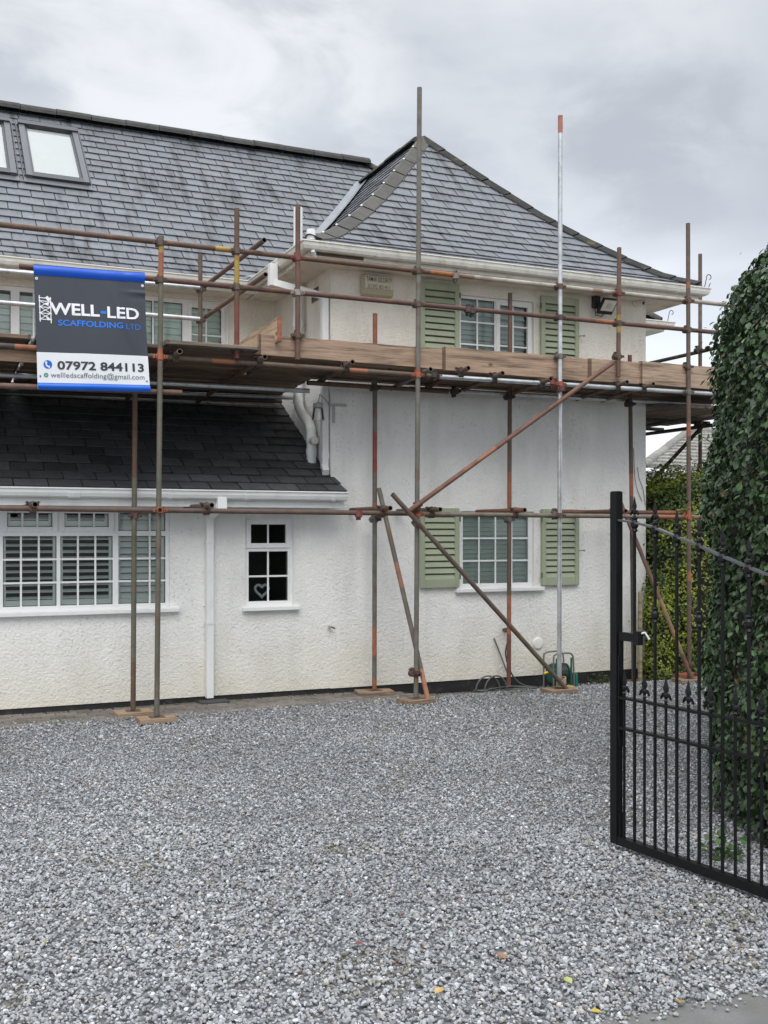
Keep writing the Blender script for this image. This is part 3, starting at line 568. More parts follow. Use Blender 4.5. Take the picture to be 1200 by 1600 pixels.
# ---- windows
def window(h, Y, cells, sash, bars, glassmat='glass', inner=None, sill=True, silldx=.10, rec=0.03, fr=0.055, name='window', label=None):
    """h: (x0,x1,z0,z1); cells: list of (x0,x1,z0,z1) inside frame; sash: opening cells; bars: (nv, nh) per cell"""
    a_, b_, c_, d_ = h; y0 = Y+rec; y1 = Y+rec+.06; mb = MB()
    xs_ = sorted({a_, b_, *[c[0] for c in cells], *[c[1] for c in cells]}); zs = sorted({c_, d_, *[c[2] for c in cells], *[c[3] for c in cells]})
    for i in range(len(xs_)-1):
        for j in range(len(zs)-1):
            cx_, cz = (xs_[i]+xs_[i+1])/2, (zs[j]+zs[j+1])/2
            if any(c[0] < cx_ < c[1] and c[2] < cz < c[3] for c in cells): continue
            mb.quad((xs_[i], y0, zs[j]), (xs_[i+1], y0, zs[j]), (xs_[i+1], y0, zs[j+1]), (xs_[i], y0, zs[j+1]))
    for (x0, x1, z0, z1) in cells:
        mb.quad((x0, y0, z0), (x0, y0, z1), (x0, y1, z1), (x0, y1, z0)); mb.quad((x1, y0, z1), (x1, y0, z0), (x1, y1, z0), (x1, y1, z1))
        mb.quad((x0, y0, z1), (x1, y0, z1), (x1, y1, z1), (x0, y1, z1)); mb.quad((x1, y0, z0), (x0, y0, z0), (x0, y1, z0), (x1, y1, z0))
    wo_ = mb.build(name, M['upvc'], house)
    if label: wo_['label'] = label
    for ci, (x0, x1, z0, z1) in enumerate(cells):
        gx0, gx1, gz0, gz1 = x0, x1, z0, z1
        if sash[ci]:
            s_ = .038; ms = MB(); q = .004; yy = y0-.014
            ms.bbox((x0-.012, yy, z0-.012), (x0+s_, yy+.055, z1+.012), .005); ms.bbox((x1-s_, yy, z0-.012), (x1+.012, yy+.055, z1+.012), .005)
            ms.bbox((x0+s_, yy+.001, z0-.012), (x1-s_, yy+.054, z0+s_), .005); ms.bbox((x0+s_, yy+.001, z1-s_), (x1-s_, yy+.054, z1+.012), .005)
            ms.build('sash', M['upvc'], wo_); gx0 += s_; gx1 -= s_; gz0 += s_; gz1 -= s_
        yg = y0+.022
        mg = MB(); mg.quad((gx0-.003, yg, gz0-.003), (gx1+.003, yg, gz0-.003), (gx1+.003, yg, gz1+.003), (gx0-.003, yg, gz1+.003)); mg.build('pane', M[glassmat], wo_)
        mk = MB(); k = .006    # rubber gasket line
        for q in (((gx0, yg-.004, gz0), (gx0+k, yg-.002, gz1)), ((gx1-k, yg-.004, gz0), (gx1, yg-.002, gz1)), ((gx0+k, yg-.004, gz0), (gx1-k, yg-.002, gz0+k)), ((gx0+k, yg-.004, gz1-k), (gx1-k, yg-.002, gz1))): mk.box(*q)
        mk.build('gasket', M['black'], wo_)
        nv_, nh_ = bars[ci]; m2 = MB(); hb = .009
        for i in range(nv_):
            xx = gx0+(gx1-gx0)*(i+1)/(nv_+1)
            if not nh_: m2 = MB()
            m2.box((xx-hb, yg-.011, gz0), (xx+hb, yg-.003, gz1))
            if not nh_: m2.build('glazing_bars', M['upvc'], wo_)
        for i in range(nh_):
            zz = gz0+(gz1-gz0)*(i+1)/(nh_+1); m2.box((gx0, yg-.012, zz-hb), (gx1, yg-.002, zz+hb))
        if nh_: m2.build('glazing_bars', M['upvc'], wo_)
        if inner: inner(wo_, ci, gx0, gx1, gz0, gz1, yg)
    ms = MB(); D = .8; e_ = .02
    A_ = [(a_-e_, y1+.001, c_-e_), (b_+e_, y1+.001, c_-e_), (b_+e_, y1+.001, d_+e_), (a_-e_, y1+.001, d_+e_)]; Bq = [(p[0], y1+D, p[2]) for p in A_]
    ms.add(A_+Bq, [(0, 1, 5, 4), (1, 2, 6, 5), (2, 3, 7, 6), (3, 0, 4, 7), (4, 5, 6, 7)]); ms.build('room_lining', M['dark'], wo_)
    if sill:
        ms = MB(); ms.bbox((a_-silldx*.6, Y-.055, c_-.045), (b_+silldx, Y+rec+.001, c_-.001), .006); ms.build('sill', M['upvc'], wo_)
    return wo_
def louvres(open_, tint=(1, 1, 1), pitch=.062, stile=True):
    def f(wo_, ci, x0, x1, z0, z1, yg):
        m_ = MB(); y_ = yg+.042; op = open_[ci] if isinstance(open_, (list, tuple)) else open_; s_ = .028 if stile else 0
        if stile:
            m_.box((x0-.02, y_-.012, z0-.02), (x0+s_, y_+.012, z1+.02), tint); m_.box((x1-s_, y_-.012, z0-.02), (x1+.02, y_+.012, z1+.02), tint)
            m_.box((x0+s_, y_-.011, z0-.02), (x1-s_, y_+.011, z0+.055), tint)
        z_ = z0+(.075 if stile else .01)
        while z_ < z1:
            a_ = op; bw_ = max(.030, pitch*.52) if not stile else .030; dy, dz = bw_*math.cos(a_), bw_*math.sin(a_)
            m_.obox((x0+s_, y_, z_), (x1-s_, y_, z_), (0, dy, dz), (0, -.002*math.sin(a_)-.001, .003), tint); z_ += pitch
        m_.build('shutter_louvres' if stile else 'blind', M['blind'], wo_)
    return f
tz = hz(95, 833.5, WALL)
c1 = []; sash1 = []; b1_ = []
xm = [-0.90, hx(-165+0, WALL), None]
X_a0, X_a1 = hx(5, WALL)+.0, hx(86+3, WALL); X_b0, X_b1 = hx(95, WALL), hx(177, WALL); X_c0, X_c1 = hx(186, WALL), hx(259.5, WALL)
Z0 = W1[2]+.045; Z1 = W1[3]-.03
LX0, LX1 = W1[0]+.05, X_a0-.06
for (x0, x1, sh) in ((LX0, LX1, 0), (X_a0, X_a1, 0), (X_b0, X_b1, 0), (X_c0, X_c1, 0)):
    c1.append((x0, x1, Z0, tz-.025)); sash1.append(sh); b1_.append((2, 2))
    c1.append((x0, x1, tz+.025, Z1)); sash1.append(1 if x0 in (X_a0, X_b0) else 0); b1_.append((2, 0))
window(W1, WALL, c1, sash1, b1_, inner=louvres([.35, .35, .3, .3, .35, .35, .95, .95]), silldx=.09, label='wide white ground floor window with louvred blinds')
tz2 = hz(420, 858.5, WALL)
def heart(wo_, ci, x0, x1, z0, z1, yg):
    if ci: return
    m_ = MB(); cx_, cz = P(413, 918, yg).x+.005, z0+.105; pts = []
    for i in range(29):
        t_ = 2*math.pi*i/28; pts.append((cx_+.0046*16*math.sin(t_)**3, yg+.10, cz+.0046*(13*math.cos(t_)-5*math.cos(2*t_)-2*math.cos(3*t_)-math.cos(4*t_))))
    m_.tube(pts, .014, 8, (.85, .9, .9)); m_.build('heart_ornament', M['blind'], wo_)
window(W2, WALL, [(W2[0]+.045, W2[1]-.05, W2[2]+.05, tz2-.02), (W2[0]+.03, W2[1]-.035, tz2+.025, W2[3]-.03)], [0, 1], [(1, 1), (1, 0)], inner=heart, silldx=.055, label='small narrow white window with a heart ornament inside')
window(W3, WALL, [(W3[0]+.045, W3[1]-.055, W3[2]+.05, W3[3]-.05)], [0], [(3, 2)], inner=louvres(1.35, (.85, .9, .88), .05, False), silldx=.12, label='ground floor window between green shutters')
m4 = hx(777, WALL)
window(W4, WALL, [(W4[0]+.025, m4-.018, W4[2]+.03, W4[3]-.03), (m4+.012, W4[1]-.03, W4[2]+.03, W4[3]-.03)], [0, 1], [(1, 2), (1, 2)], inner=louvres(1.25, (.62, .66, .66), .055, False), silldx=.08, label='upstairs casement window between green shutters')
m5a, m5b = hx(290, MAIN), hx(240, MAIN)
window(W5, MAIN, [(W5[0]+.05, m5b-.01, W5[2]+.04, W5[3]-.05), (m5b+.01, m5a-.03, W5[2]+.04, W5[3]-.05), (m5a+.04, W5[1]-.05, W5[2]+.04, W5[3]-.05)], [0, 0, 1], [(0, 1), (0, 1), (1, 2)], inner=louvres(1.3, (.92, 1, .95), .075, False), label='upstairs window with pale blinds right of the banner')
q0, q1, q2 = hx(17, MAIN), hx(31, MAIN), hx(75, MAIN)
window(W6, MAIN, [(W6[0]+.05, -.5, W6[2]+.04, W6[3]-.05), (-.42, q0-.0, W6[2]+.04, W6[3]-.05), (q1, q2, W6[2]+.04, W6[3]-.05), (q2+.05, W6[1]-.05, W6[2]+.04, W6[3]-.05)], [0, 0, 0, 0], [(1, 1)]*4, inner=louvres(1.3, (.97, 1, .98), .075, False), label='upstairs window with pale blinds left of the banner')
# ---- sage green louvred shutters
def shutter(x0, x1, z0, z1, n_):
    m_ = MB(); y0 = WALL-.045; y1 = WALL-.006; st = .055
    m_.bbox((x0, y0, z0), (x0+st, y1, z1), .004); m_.bbox((x1-st, y0, z0), (x1, y1, z1), .004); m_.bbox((x0+st, y0+.001, z0), (x1-st, y1, z0+.085), .003); m_.bbox((x0+st, y0+.001, z1-.085), (x1-st, y1, z1), .003)
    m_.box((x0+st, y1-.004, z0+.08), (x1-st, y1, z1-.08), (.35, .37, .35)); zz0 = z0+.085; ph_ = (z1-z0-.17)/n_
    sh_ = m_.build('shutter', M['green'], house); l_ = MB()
    for i in range(n_):
        zb = zz0+ph_*i; l_.add([(x0+st, y0+.004, zb+.003), (x1-st, y0+.004, zb+.003), (x1-st, y0+.022, zb+ph_*.80), (x0+st, y0+.022, zb+ph_*.80), (x0+st, y0+.012, zb-.001), (x1-st, y0+.012, zb-.001), (x1-st, y0+.030, zb+ph_*.80), (x0+st, y0+.030, zb+ph_*.80)],
              [(0, 1, 2, 3), (0, 4, 5, 1), (3, 2, 6, 7), (4, 7, 6, 5)])
    l_.build('louvres', M['green'], sh_)
    l_ = MB()
    for z_ in (z0+.12, z1-.12): l_.box((x0-.012 if x1 > W3[1] else x1-.004, y0-.006, z_-.03), (x0+.004 if x1 > W3[1] else x1+.012, y0+.01, z_+.03), (.35, .38, .3))
    l_.build('hinge', M['green'], sh_); return sh_
sx0, sx1, sx2, sx3 = hx(657, WALL-.04), hx(718, WALL-.04), hx(847, WALL-.04), hx(905, WALL-.04)
zt, zb = hz(690, 794, WALL), hz(690, 918, WALL)
shutter(sx0, sx1, zb, zt, 10)['label'] = 'ground floor shutter left of the window'
shutter(sx2, sx3, hz(875, 914, WALL), zt, 10)['label'] = 'ground floor shutter right of the window'
zt2 = hz(690, 443, WALL)
shutter(sx0, sx1, zt2-.88, zt2, 10)['label'] = 'upstairs shutter left of the window'
shutter(sx2-.01, sx3, zt2-.90, zt2-.02, 10)['label'] = 'upstairs shutter right of the window'
for z_ in (hz(908, 860, WALL), hz(907, 526, WALL)):
    m_ = MB(); xx = sx3+.02; m_.tube([(xx, WALL, z_), (xx, WALL-.05, z_), (xx+.03, WALL-.055, z_)], .006, 6, (.3, .3, .28)); m_.lathe((xx+.035, WALL-.055, z_), [(.012, 0), (.012, .012)], 8, 'Y', (.3, .3, .28)); m_.build('shutter_catch', M['coupler'], house)
# ---- skylights
def skylight(X0, X1, label):
    r0, r1 = 13.3-MYE, 14.42-MYE; m_ = MB(); g_ = MB(); bl = MB()
    sl_ = (interp(MP, r1)-interp(MP, r0))/(r1-r0); nrm = Vector((0, -sl_, 1)).normalized(); upv = Vector((0, 1, sl_)).normalized()
    o = Vector((0, MYE+r0, interp(MP, r0))); L = math.hypot(r1-r0, interp(MP, r1)-interp(MP, r0))
    def q(x, s_, h): return Vector((x, 0, 0))+o+upv*s_+nrm*h
    def bar(x0, x1, s0, s1, h0, h1, mm_, c_):
        vs_ = [q(x, s_, h) for h in (h0, h1) for x, s_ in ((x0, s0), (x1, s0), (x1, s1), (x0, s1))]
        mm_.add(vs_, [(3, 2, 1, 0), (4, 5, 6, 7), (0, 1, 5, 4), (1, 2, 6, 5), (2, 3, 7, 6), (3, 0, 4, 7)], c_)
    dk = (.035, .037, .042); lt = (.085, .09, .098)
    bar(X0, X0+.07, -.02, L, .0, .075, m_, lt); bar(X1-.07, X1, -.02, L, .0, .075, m_, lt); bar(X0+.07, X1-.07, -.02, .09, 0, .070, m_, dk); bar(X0-.005, X1+.005, L-.09, L+.02, 0, .095, m_, dk)
    bar(X0+.07, X0+.10, .09, L-.09, .0, .055, m_, dk); bar(X1-.10, X1-.07, .09, L-.09, .0, .055, m_, dk)
    bar(X0-.03, X1+.03, -.13, -.02, .026, .034, m_, (.11, .115, .125)); bar(X0-.035, X0-.02, -.02, L+.04, .016, .036, m_, (.05, .052, .056)); bar(X1+.02, X1+.035, -.02, L+.04, .016, .036, m_, (.05, .052, .056))
    s_ = m_.build('skylight', M['plastic'], house); s_['label'] = label
    g_.quad(q(X0+.10, .09, .045), q(X1-.10, .09, .045), q(X1-.10, L-.09, .045), q(X0+.10, L-.09, .045)); g_.build('pane', M['skyglass'], s_)
    bl.quad(q(X0+.09, .08, .030), q(X1-.09, .08, .030), q(X1-.09, L-.08, .030), q(X0+.09, L-.08, .030), (.64, .64, .65)); bl.build('blind', M['blind'], s_)
skylight(1.21, 1.95, 'roof window with a white blind, right of the pair'); skylight(.36, 1.10, 'roof window cut by the left edge of the photo')
# ---- pipes
def pipe_w(name, pts, r, m_='upvc', collars=(), parent=house, col=(1, 1, 1)):
    mb = MB(); mb.tube(pts, r, 16, col)
    for c_, d_ in collars: mb.tube([Vector(c_)-Vector(d_)*.035, Vector(c_)+Vector(d_)*.035], r*1.13, 16, col)
    return mb.build(name, M[m_], parent)
sX = CX-.085
pipe_w('soil_pipe', [(sX, 11.03, 5.29), (sX, 11.03, 3.16), (sX, 11.015, 3.10), (sX, 10.97, 3.04), (sX, 10.90, 2.99), (sX, 10.73, 2.90), (sX, 10.66, 2.85), (sX, 10.615, 2.79), (sX, 10.60, 2.72), (sX, 10.60, 2.42)], .052, collars=(((sX, 11.03, 3.15), (0, 0, 1)), ((sX, 10.60, 2.68), (0, 0, 1)), ((sX, 10.60, 2.55), (0, 0, 1)), ((sX, 11.03, 4.0), (0, 0, 1))))
mb = MB(); mb.lathe((sX-.02, 10.50, 2.66), [(.04, -.02), (.045, .06), (.04, .07)], 14, 'Y'); mb.build('pipe_access_cap', M['upvc_old'], house)
pipe_w('vent_terminal', [Vector((3.60, 9.86, EZ+.0)), Vector((3.60, 9.86, EZ+.14))], .042, collars=(((3.60, 9.86, EZ+.02), (0, 0, 1)), ((3.60, 9.86, EZ+.085), (0, 0, 1))))
pipe_w('vent_terminal', [(3.60, 9.80, EZ-.02), (3.59, 9.78, EZ-.10), (3.64, 9.84, EZ-.16)], .022)
mb = MB(); dX, dY = CX-.05, 10.30
def rect_pipe(mb, a_, b_, w_=.034):
    a_, b_ = Vector(a_), Vector(b_); t_ = (b_-a_).normalized(); u = t_.cross(Vector((0, 0, 1)))
    u = Vector((1, 0, 0)) if u.length < .05 else u.normalized(); v = u.cross(t_).normalized(); mb.obox(a_, b_, u*w_, v*w_)
rect_pipe(mb, (dX, dY, 2.36), (dX, dY, 4.17)); rect_pipe(mb, (dX, dY+.005, 4.16), (3.44, 10.60, 4.33), .0335); rect_pipe(mb, (3.44, 10.60, 4.29), (3.44, 10.60, 4.52), .042); rect_pipe(mb, (dX, dY, 2.46), (dX, dY, 2.52), .039); rect_pipe(mb, (dX, dY, 2.38), (dX-.02, dY-.09, 2.31), .033)
mb.build('downpipe', M['upvc'], house)['label'] = 'cranked downpipe on the wing side wall'
mb = MB(); xx = hx(327, WALL-.04); yy = WALL-.045
rect_pipe(mb, (xx, yy, .05), (xx, yy, 1.83)); rect_pipe(mb, (xx, yy, 1.78), (xx, yy-.001, 1.85), .039); rect_pipe(mb, (xx, yy, 1.85), (xx+.02, LYE+.0, 1.93), .033); rect_pipe(mb, (xx+.035, LYE-.005, 1.90), (xx+.035, LYE-.005, 2.02), .045)
for z_ in (.78, 1.58): rect_pipe(mb, (xx, yy+.001, z_), (xx, yy+.001, z_+.03), .040)
mb.build('downpipe', M['upvc'], house)['label'] = 'straight white downpipe left of the small window'
mb = MB(); 
for i in range(5):
    z_ = hz(490, 446, 10.3)-.06+i*.028; mb.box((CX-.012, 10.62, z_), (CX-.002, 10.80, z_+.014), (.05, .05, .045))
mb.box((CX-.004, 10.60, hz(490, 446, 10.3)-.075), (CX+.0, 10.82, hz(490, 446, 10.3)+.075), (.25, .23, .2)); mb.build('air_vent', M['plastic'], house)

# ================================================================ things on the wall
def on_wall(name, label, cat, loc): return thing(name, label, cat, loc)
def text_on(txt, size, mapf, name, m_, parent, col, off=0.0, width=None, spacing=1.0):
    cu = bpy.data.curves.new('t', 'FONT'); cu.body = txt; cu.size = 1.0; cu.offset = off; cu.resolution_u = 3; cu.space_character = spacing
    ob = bpy.data.objects.new('t', cu); COL.objects.link(ob); dg = bpy.context.evaluated_depsgraph_get(); me = bpy.data.meshes.new_from_object(ob.evaluated_get(dg))
    bpy.data.objects.remove(ob); bpy.data.curves.remove(cu)
    co = np.zeros(len(me.vertices)*3); me.vertices.foreach_get('co', co); co = co.reshape(-1, 3); x0, x1 = co[:, 0].min(), co[:, 0].max()
    # size = cap height multiplier; width stretches the word to its printed length
    kx = (width/(x1-x0)) if width else size
    vs_ = [mapf((c[0]-x0)*kx, c[1]*size) for c in co]; fs = [list(p.vertices) for p in me.polygons]; bpy.data.meshes.remove(me)
    mb = MB(); mb.add(vs_, fs, col); return mb.build(name, M[m_], parent)
# alarm box
ab = on_wall('alarm_box', 'stained cream burglar alarm box lettered in black under the wing eave', 'alarm box', P(590, 460, WALL))
xa, xb = hx(565, WALL-.05), hx(615, WALL-.05); za, zb_ = hz(590, 463, WALL-.05), hz(590, 430, WALL-.05)
mb = MB(); mb.bbox((xa, WALL-.055, za), (xb, WALL-.002, zb_), .02, s2l(176, 168, 140)); mb.bbox((xa+.035, WALL-.062, za+.075), (xb-.01, WALL-.054, zb_-.012), .004, s2l(205, 200, 180)); mb.build('cover', M['plastic'], ab)
text_on('TAMAR SECURITY', .072, lambda u, v: (xa+.05+u, WALL-.0635, zb_-.075+v), 'lettering', 'ink', ab, (.03, .03, .03), .003, xb-xa-.075, 1.0)
text_on('01392 851411', .058, lambda u, v: (xa+.07+u, WALL-.0635, zb_-.145+v), 'lettering', 'ink', ab, (.04, .04, .04), .002, xb-xa-.12, 1.1)
# floodlight
fl = on_wall('floodlight', 'black floodlight angled down under the right wing eave', 'floodlight', P(930, 480, WALL))
mb = MB(); c0 = P(931, 475, WALL-.03); mb.bbox(c0+Vector((-.045, -.03, -.05)), c0+Vector((.05, .028, .09)), .008, (.02, .02, .022)); mb.tube([c0+Vector((0, -.03, -.05)), c0+Vector((.02, -.07, -.09)), c0+Vector((.09, -.10, -.05))], .018, 8, (.03, .03, .03)); mb.build('bracket', M['plastic'], fl)
f1, f2, f3, f4 = P(945.5, 467.5, WALL-.22), P(965, 469.5, WALL-.22), P(956, 487, WALL-.14), P(937, 485.5, WALL-.14)
hc = (f1+f2+f3+f4)/4; ux = (f2-f1)/2; uy = (f1-f4)/2; un = ux.cross(uy).normalized(); un = -un if un.y > 0 else un
mb = MB(); mb.obox(hc-un*.035-uy*.22, hc+un*.004-uy*.18, ux*1.12, uy*1.32, (.02, .02, .022)); mb.build('lamp_head', M['plastic'], fl)
mb = MB(); mb.obox(hc+un*.004, hc+un*.008, ux*.96, uy*.92, (.66, .65, .58)); mb.build('lens', M['plastic'], fl)
mb = MB(); mb.obox(hc+un*.008, hc+un*.010, ux*.38, uy*.42, (.50, .49, .42)); mb.build('led_array', M['plastic'], fl)
mb = MB(); mb.tube([c0+Vector((-.03, -.02, -.05)), c0+Vector((-.03, -.04, -.14)), c0+Vector((.02, -.08, -.16)), c0+Vector((.06, -.12, -.10))], .006, 6, (.02, .02, .02)); mb.build('cable', M['plastic'], fl)
# camera
cm = on_wall('security_camera', 'small white security camera by the right corner of the wing', 'camera', P(996, 473, WALL))
mb = MB(); c0 = P(993, 473, WALL); mb.lathe(c0, [(.05, 0), (.05, .02), (.03, .03)], 14, 'Y', (.75, .73, .68)); mb.tube([c0+Vector((0, -.02, 0)), c0+Vector((.035, -.10, -.02))], .034, 14, (.75, .73, .68)); mb.build('body', M['plastic'], cm)
mb = MB(); mb.tube([c0+Vector((.035, -.10, -.02)), c0+Vector((.038, -.108, -.0215))], .022, 12, (.02, .02, .02)); mb.build('lens', M['plastic'], cm)
# wall lantern on the corner
wl = on_wall('wall_lantern', 'grey wall lantern with clear glass shade at the wing corner above the lean-to roof', 'lamp', P(518, 640, WALL))
mb = MB(); zc = hz(530, 633, WALL); mb.box((hx(519, WALL), WALL-.012, hz(520, 661, WALL)), (hx(523, WALL), WALL-.001, zc), (.42, .43, .42)); mb.box((CX-.03, WALL-.03, zc-.012), (hx(540, WALL), WALL-.002, zc+.012), (.40, .41, .40))
lc = P(497, 645, WALL-.10); mb.tube([(CX-.02, WALL-.02, zc), lc+Vector((.06, 0, .16)), lc+Vector((.02, 0, .19)), lc+Vector((0, 0, .10))], .007, 8, (.3, .31, .3)); mb.build('bracket', M['plastic'], wl)
mb = MB(); mb.lathe(lc, [(.05, .05), (.052, .06), (.052, .095), (.03, .105)], 16, 'Z', (.32, .34, .33)); mb.build('cap', M['plastic'], wl)
mb = MB(); mb.lathe(lc, [(.068, -.075), (.066, -.06), (.05, .05)], 16, 'Z', (.5, .58, .55)); mb.build('shade', M['skyglass'], wl)
# round vent cover
vc = MB(); vc.lathe(P(840, 1005, WALL), [(.068, -.0), (.068, .012), (.055, .02), (.02, .022)], 22, 'Y', (.80, .79, .76)); tag(vc.build('vent_cover', M['plastic']), 'round white vent cover low on the wall above the hose reel', 'vent')
# old tap stub
st = MB(); c0 = P(515, 980, WALL); st.tube([c0, c0+Vector((0, -.05, .005)), c0+Vector((.04, -.06, -.01))], .009, 8, (.12, .11, .09)); st.lathe(c0+Vector((-.02, -.03, .01)), [(.014, 0), (.014, .02)], 8, 'Y', (.5, .48, .42)); tag(st.build('pipe_stub', M['plastic']), 'small metal pipe stub sticking out of the white wall below the gap between windows', 'pipe stub')
# outside tap with yellow connector
tp = on_wall('garden_tap', 'outside tap with yellow hose connector behind the red banded inner scaffold pole', 'tap', P(788, 985, WALL))
mb = MB(); c0 = P(787, 984, WALL); mb.lathe(c0, [(.02, 0), (.02, .03), (.028, .035), (.028, .08)], 12, 'Y', (.10, .07, .04)); mb.tube([c0+Vector((0, -.06, 0)), c0+Vector((.02, -.075, -.03))], .014, 8, (.12, .09, .05)); mb.build('valve', M['plastic'], tp)
mb = MB(); mb.tube([c0+Vector((.02, -.075, -.02)), c0+Vector((.022, -.075, -.09))], .018, 10, (.75, .42, .03)); mb.build('connector', M['plastic'], tp)
hp_ = [c0+Vector((.022, -.075, -.09)), P(790, 1020, WALL-.08), P(796, 1045, WALL-.09), P(806, 1062, WALL-.12), P(820, 1071, WALL-.2), P(840, 1075, WALL-.3)]
def smooth_path(pts, k=6):
    pts = [Vector(p) for p in pts]; out = []
    for i in range(len(pts)-1):
        p0, p1, p2, p3 = pts[max(i-1, 0)], pts[i], pts[i+1], pts[min(i+2, len(pts)-1)]
        for j in range(k):
            t_ = j/k; out.append(0.5*((2*p1)+(p2-p0)*t_+(2*p0-5*p1+4*p2-p3)*t_*t_+(3*p1-p0-3*p2+p3)*t_**3))
    return out+[pts[-1]]
hb_ = Vector((6.03, 9.95, -0.06))
hose = MB(); hose.tube(smooth_path(hp_+[(5.75, 9.80, -.05), (5.95, 9.72, -.04)]), .009, 8, (.05, .055, .05))
random.seed(3)
for k in range(5):
    cx_, cy_ = 5.78+random.uniform(-.05, .05), 9.78+random.uniform(-.03, .03); r_ = random.uniform(.20, .34)
    hose.tube([(cx_+r_*1.25*math.cos(a_*.35+k), cy_+r_*.42*math.sin(a_*.35+k), -.035+.008*k+.01*math.sin(a_+k)) for a_ in range(19)], .009, 7, (.055, .06, .055) if k % 2 else (.09, .10, .09))
hose.tube([(5.62+.16*math.cos(a_*.3)+.03*a_/12, 9.88, .03+.16*math.sin(a_*.3)-.05) for a_ in range(0, 12)], .009, 7, (.10, .11, .10)); hose.tube([(5.72+.14*math.cos(a_*.3), 9.86, .0+.17*math.sin(a_*.3)-.03) for a_ in range(0, 12)], .009, 7, (.10, .11, .10))
hose.tube(smooth_path([(6.1, 9.8, -.05), (6.5, 9.85, -.06), (6.8, 9.9, -.06), (7.0, 9.98, -.07)]), .009, 7, (.06, .065, .06))
ho = hose.build('garden_hose', M['plastic']); tag(ho, 'dark grey garden hose lying in loose coils at the foot of the wall', 'hose')
# hose reel
hr = thing('hose_reel', 'green and grey garden hose reel on the ground right of the coiled hose', 'hose reel', hb_)
gx = P(865, 1050, 9.9).x; gx2 = P(896, 1050, 9.9).x; zt_ = hz(880, 1021, 9.9); yb = 9.9; zg = -.10
mb = MB(); 
for yo in (0.0, .20):
    arc = [(gx, yb+yo, zg), (gx, yb+yo, zt_-.06), (gx+.02, yb+yo, zt_-.015), (gx+.06, yb+yo, zt_), (gx2-.06, yb+yo, zt_), (gx2-.02, yb+yo, zt_-.02), (gx2, yb+yo, zt_-.09), (gx2+.01, yb+yo, zg)]
    mb.tube(smooth_path(arc, 4), .010, 8, (.16, .17, .17))
mb.build('frame', M['plastic'], hr)
mb = MB(); cxm = (gx+gx2)/2; czm = (zg+zt_)/2-.01
gc = (.014, .12, .075)
for xo in (gx+.025, gx2-.045): mb.lathe((xo, yb+.10, czm), [(.10, 0), (.105, .008), (.10, .016)], 20, 'X', gc); mb.bbox((xo, yb-.02, zg), (xo+.02, yb+.0, zt_-.05), .004, gc)
mb.bbox((gx2+.02, yb-.02, zg+.04), (gx2+.05, yb+.02, zg+.20), .006, (.014, .16, .10)); mb.build('drum', M['plastic'], hr)
mb = MB()
for i in range(7): mb.tube([(gx+.055+i*.022, yb+.10+.10*math.cos(a_*math.pi/8), czm+.10*math.sin(a_*math.pi/8)) for a_ in range(17)], .010, 7, (.045, .05, .045))
mb.build('wound_hose', M['plastic'], hr)
yl = (.80, .50, .02)
for a_, b_, r_ in ((P(880, 1075, 9.72), P(889, 1074, 9.72), .022), (P(891, 1074, 9.70), P(900, 1076, 9.70), .024), (P(850, 1052, 9.9), P(857, 1050, 9.9), .012)):
    mb = MB(); mb.tube([a_, b_], r_, 10, yl); mb.build('connector', M['plastic'], hr)
# old rod against the wall
mb = MB(); mb.tube([P(772, 997, WALL-.015), P(797, 1062, WALL-.10)], .009, 8, (.16, .15, .13)); tag(mb.build('metal_rod', M['plastic']), 'thin grey rod leaning on the wall left of the tap', 'rod')
# black cables near the right corner
mb = MB(); mb.tube(smooth_path([P(990, 700, WALL-.01), P(992, 745, WALL-.012), P(996, 765, WALL-.014), P(1003, 783, WALL-.01)]), .0035, 5, (.05, .05, .05)); mb.tube(smooth_path([P(996, 730, WALL-.01), P(999, 748, WALL-.012), P(1005, 765, WALL-.014), P(1008, 790, WALL-.01)]), .0035, 5, (.05, .05, .05))
tag(mb.build('loose_cables', M['plastic']), 'two thin black cables hanging near the right corner of the wall', 'cable')
# concrete gutter shoe under the downpipe
mb = MB(); xx = hx(327, WALL-.04); mb.bbox((xx-.12, WALL-.20, .0), (xx+.17, WALL-.05, .035), .01); tag(mb.build('drain_cover', mat('dark_drain', (.05, .05, .05), .8, var=.2)), 'dark drain cover under the straight white downpipe', 'drain cover')

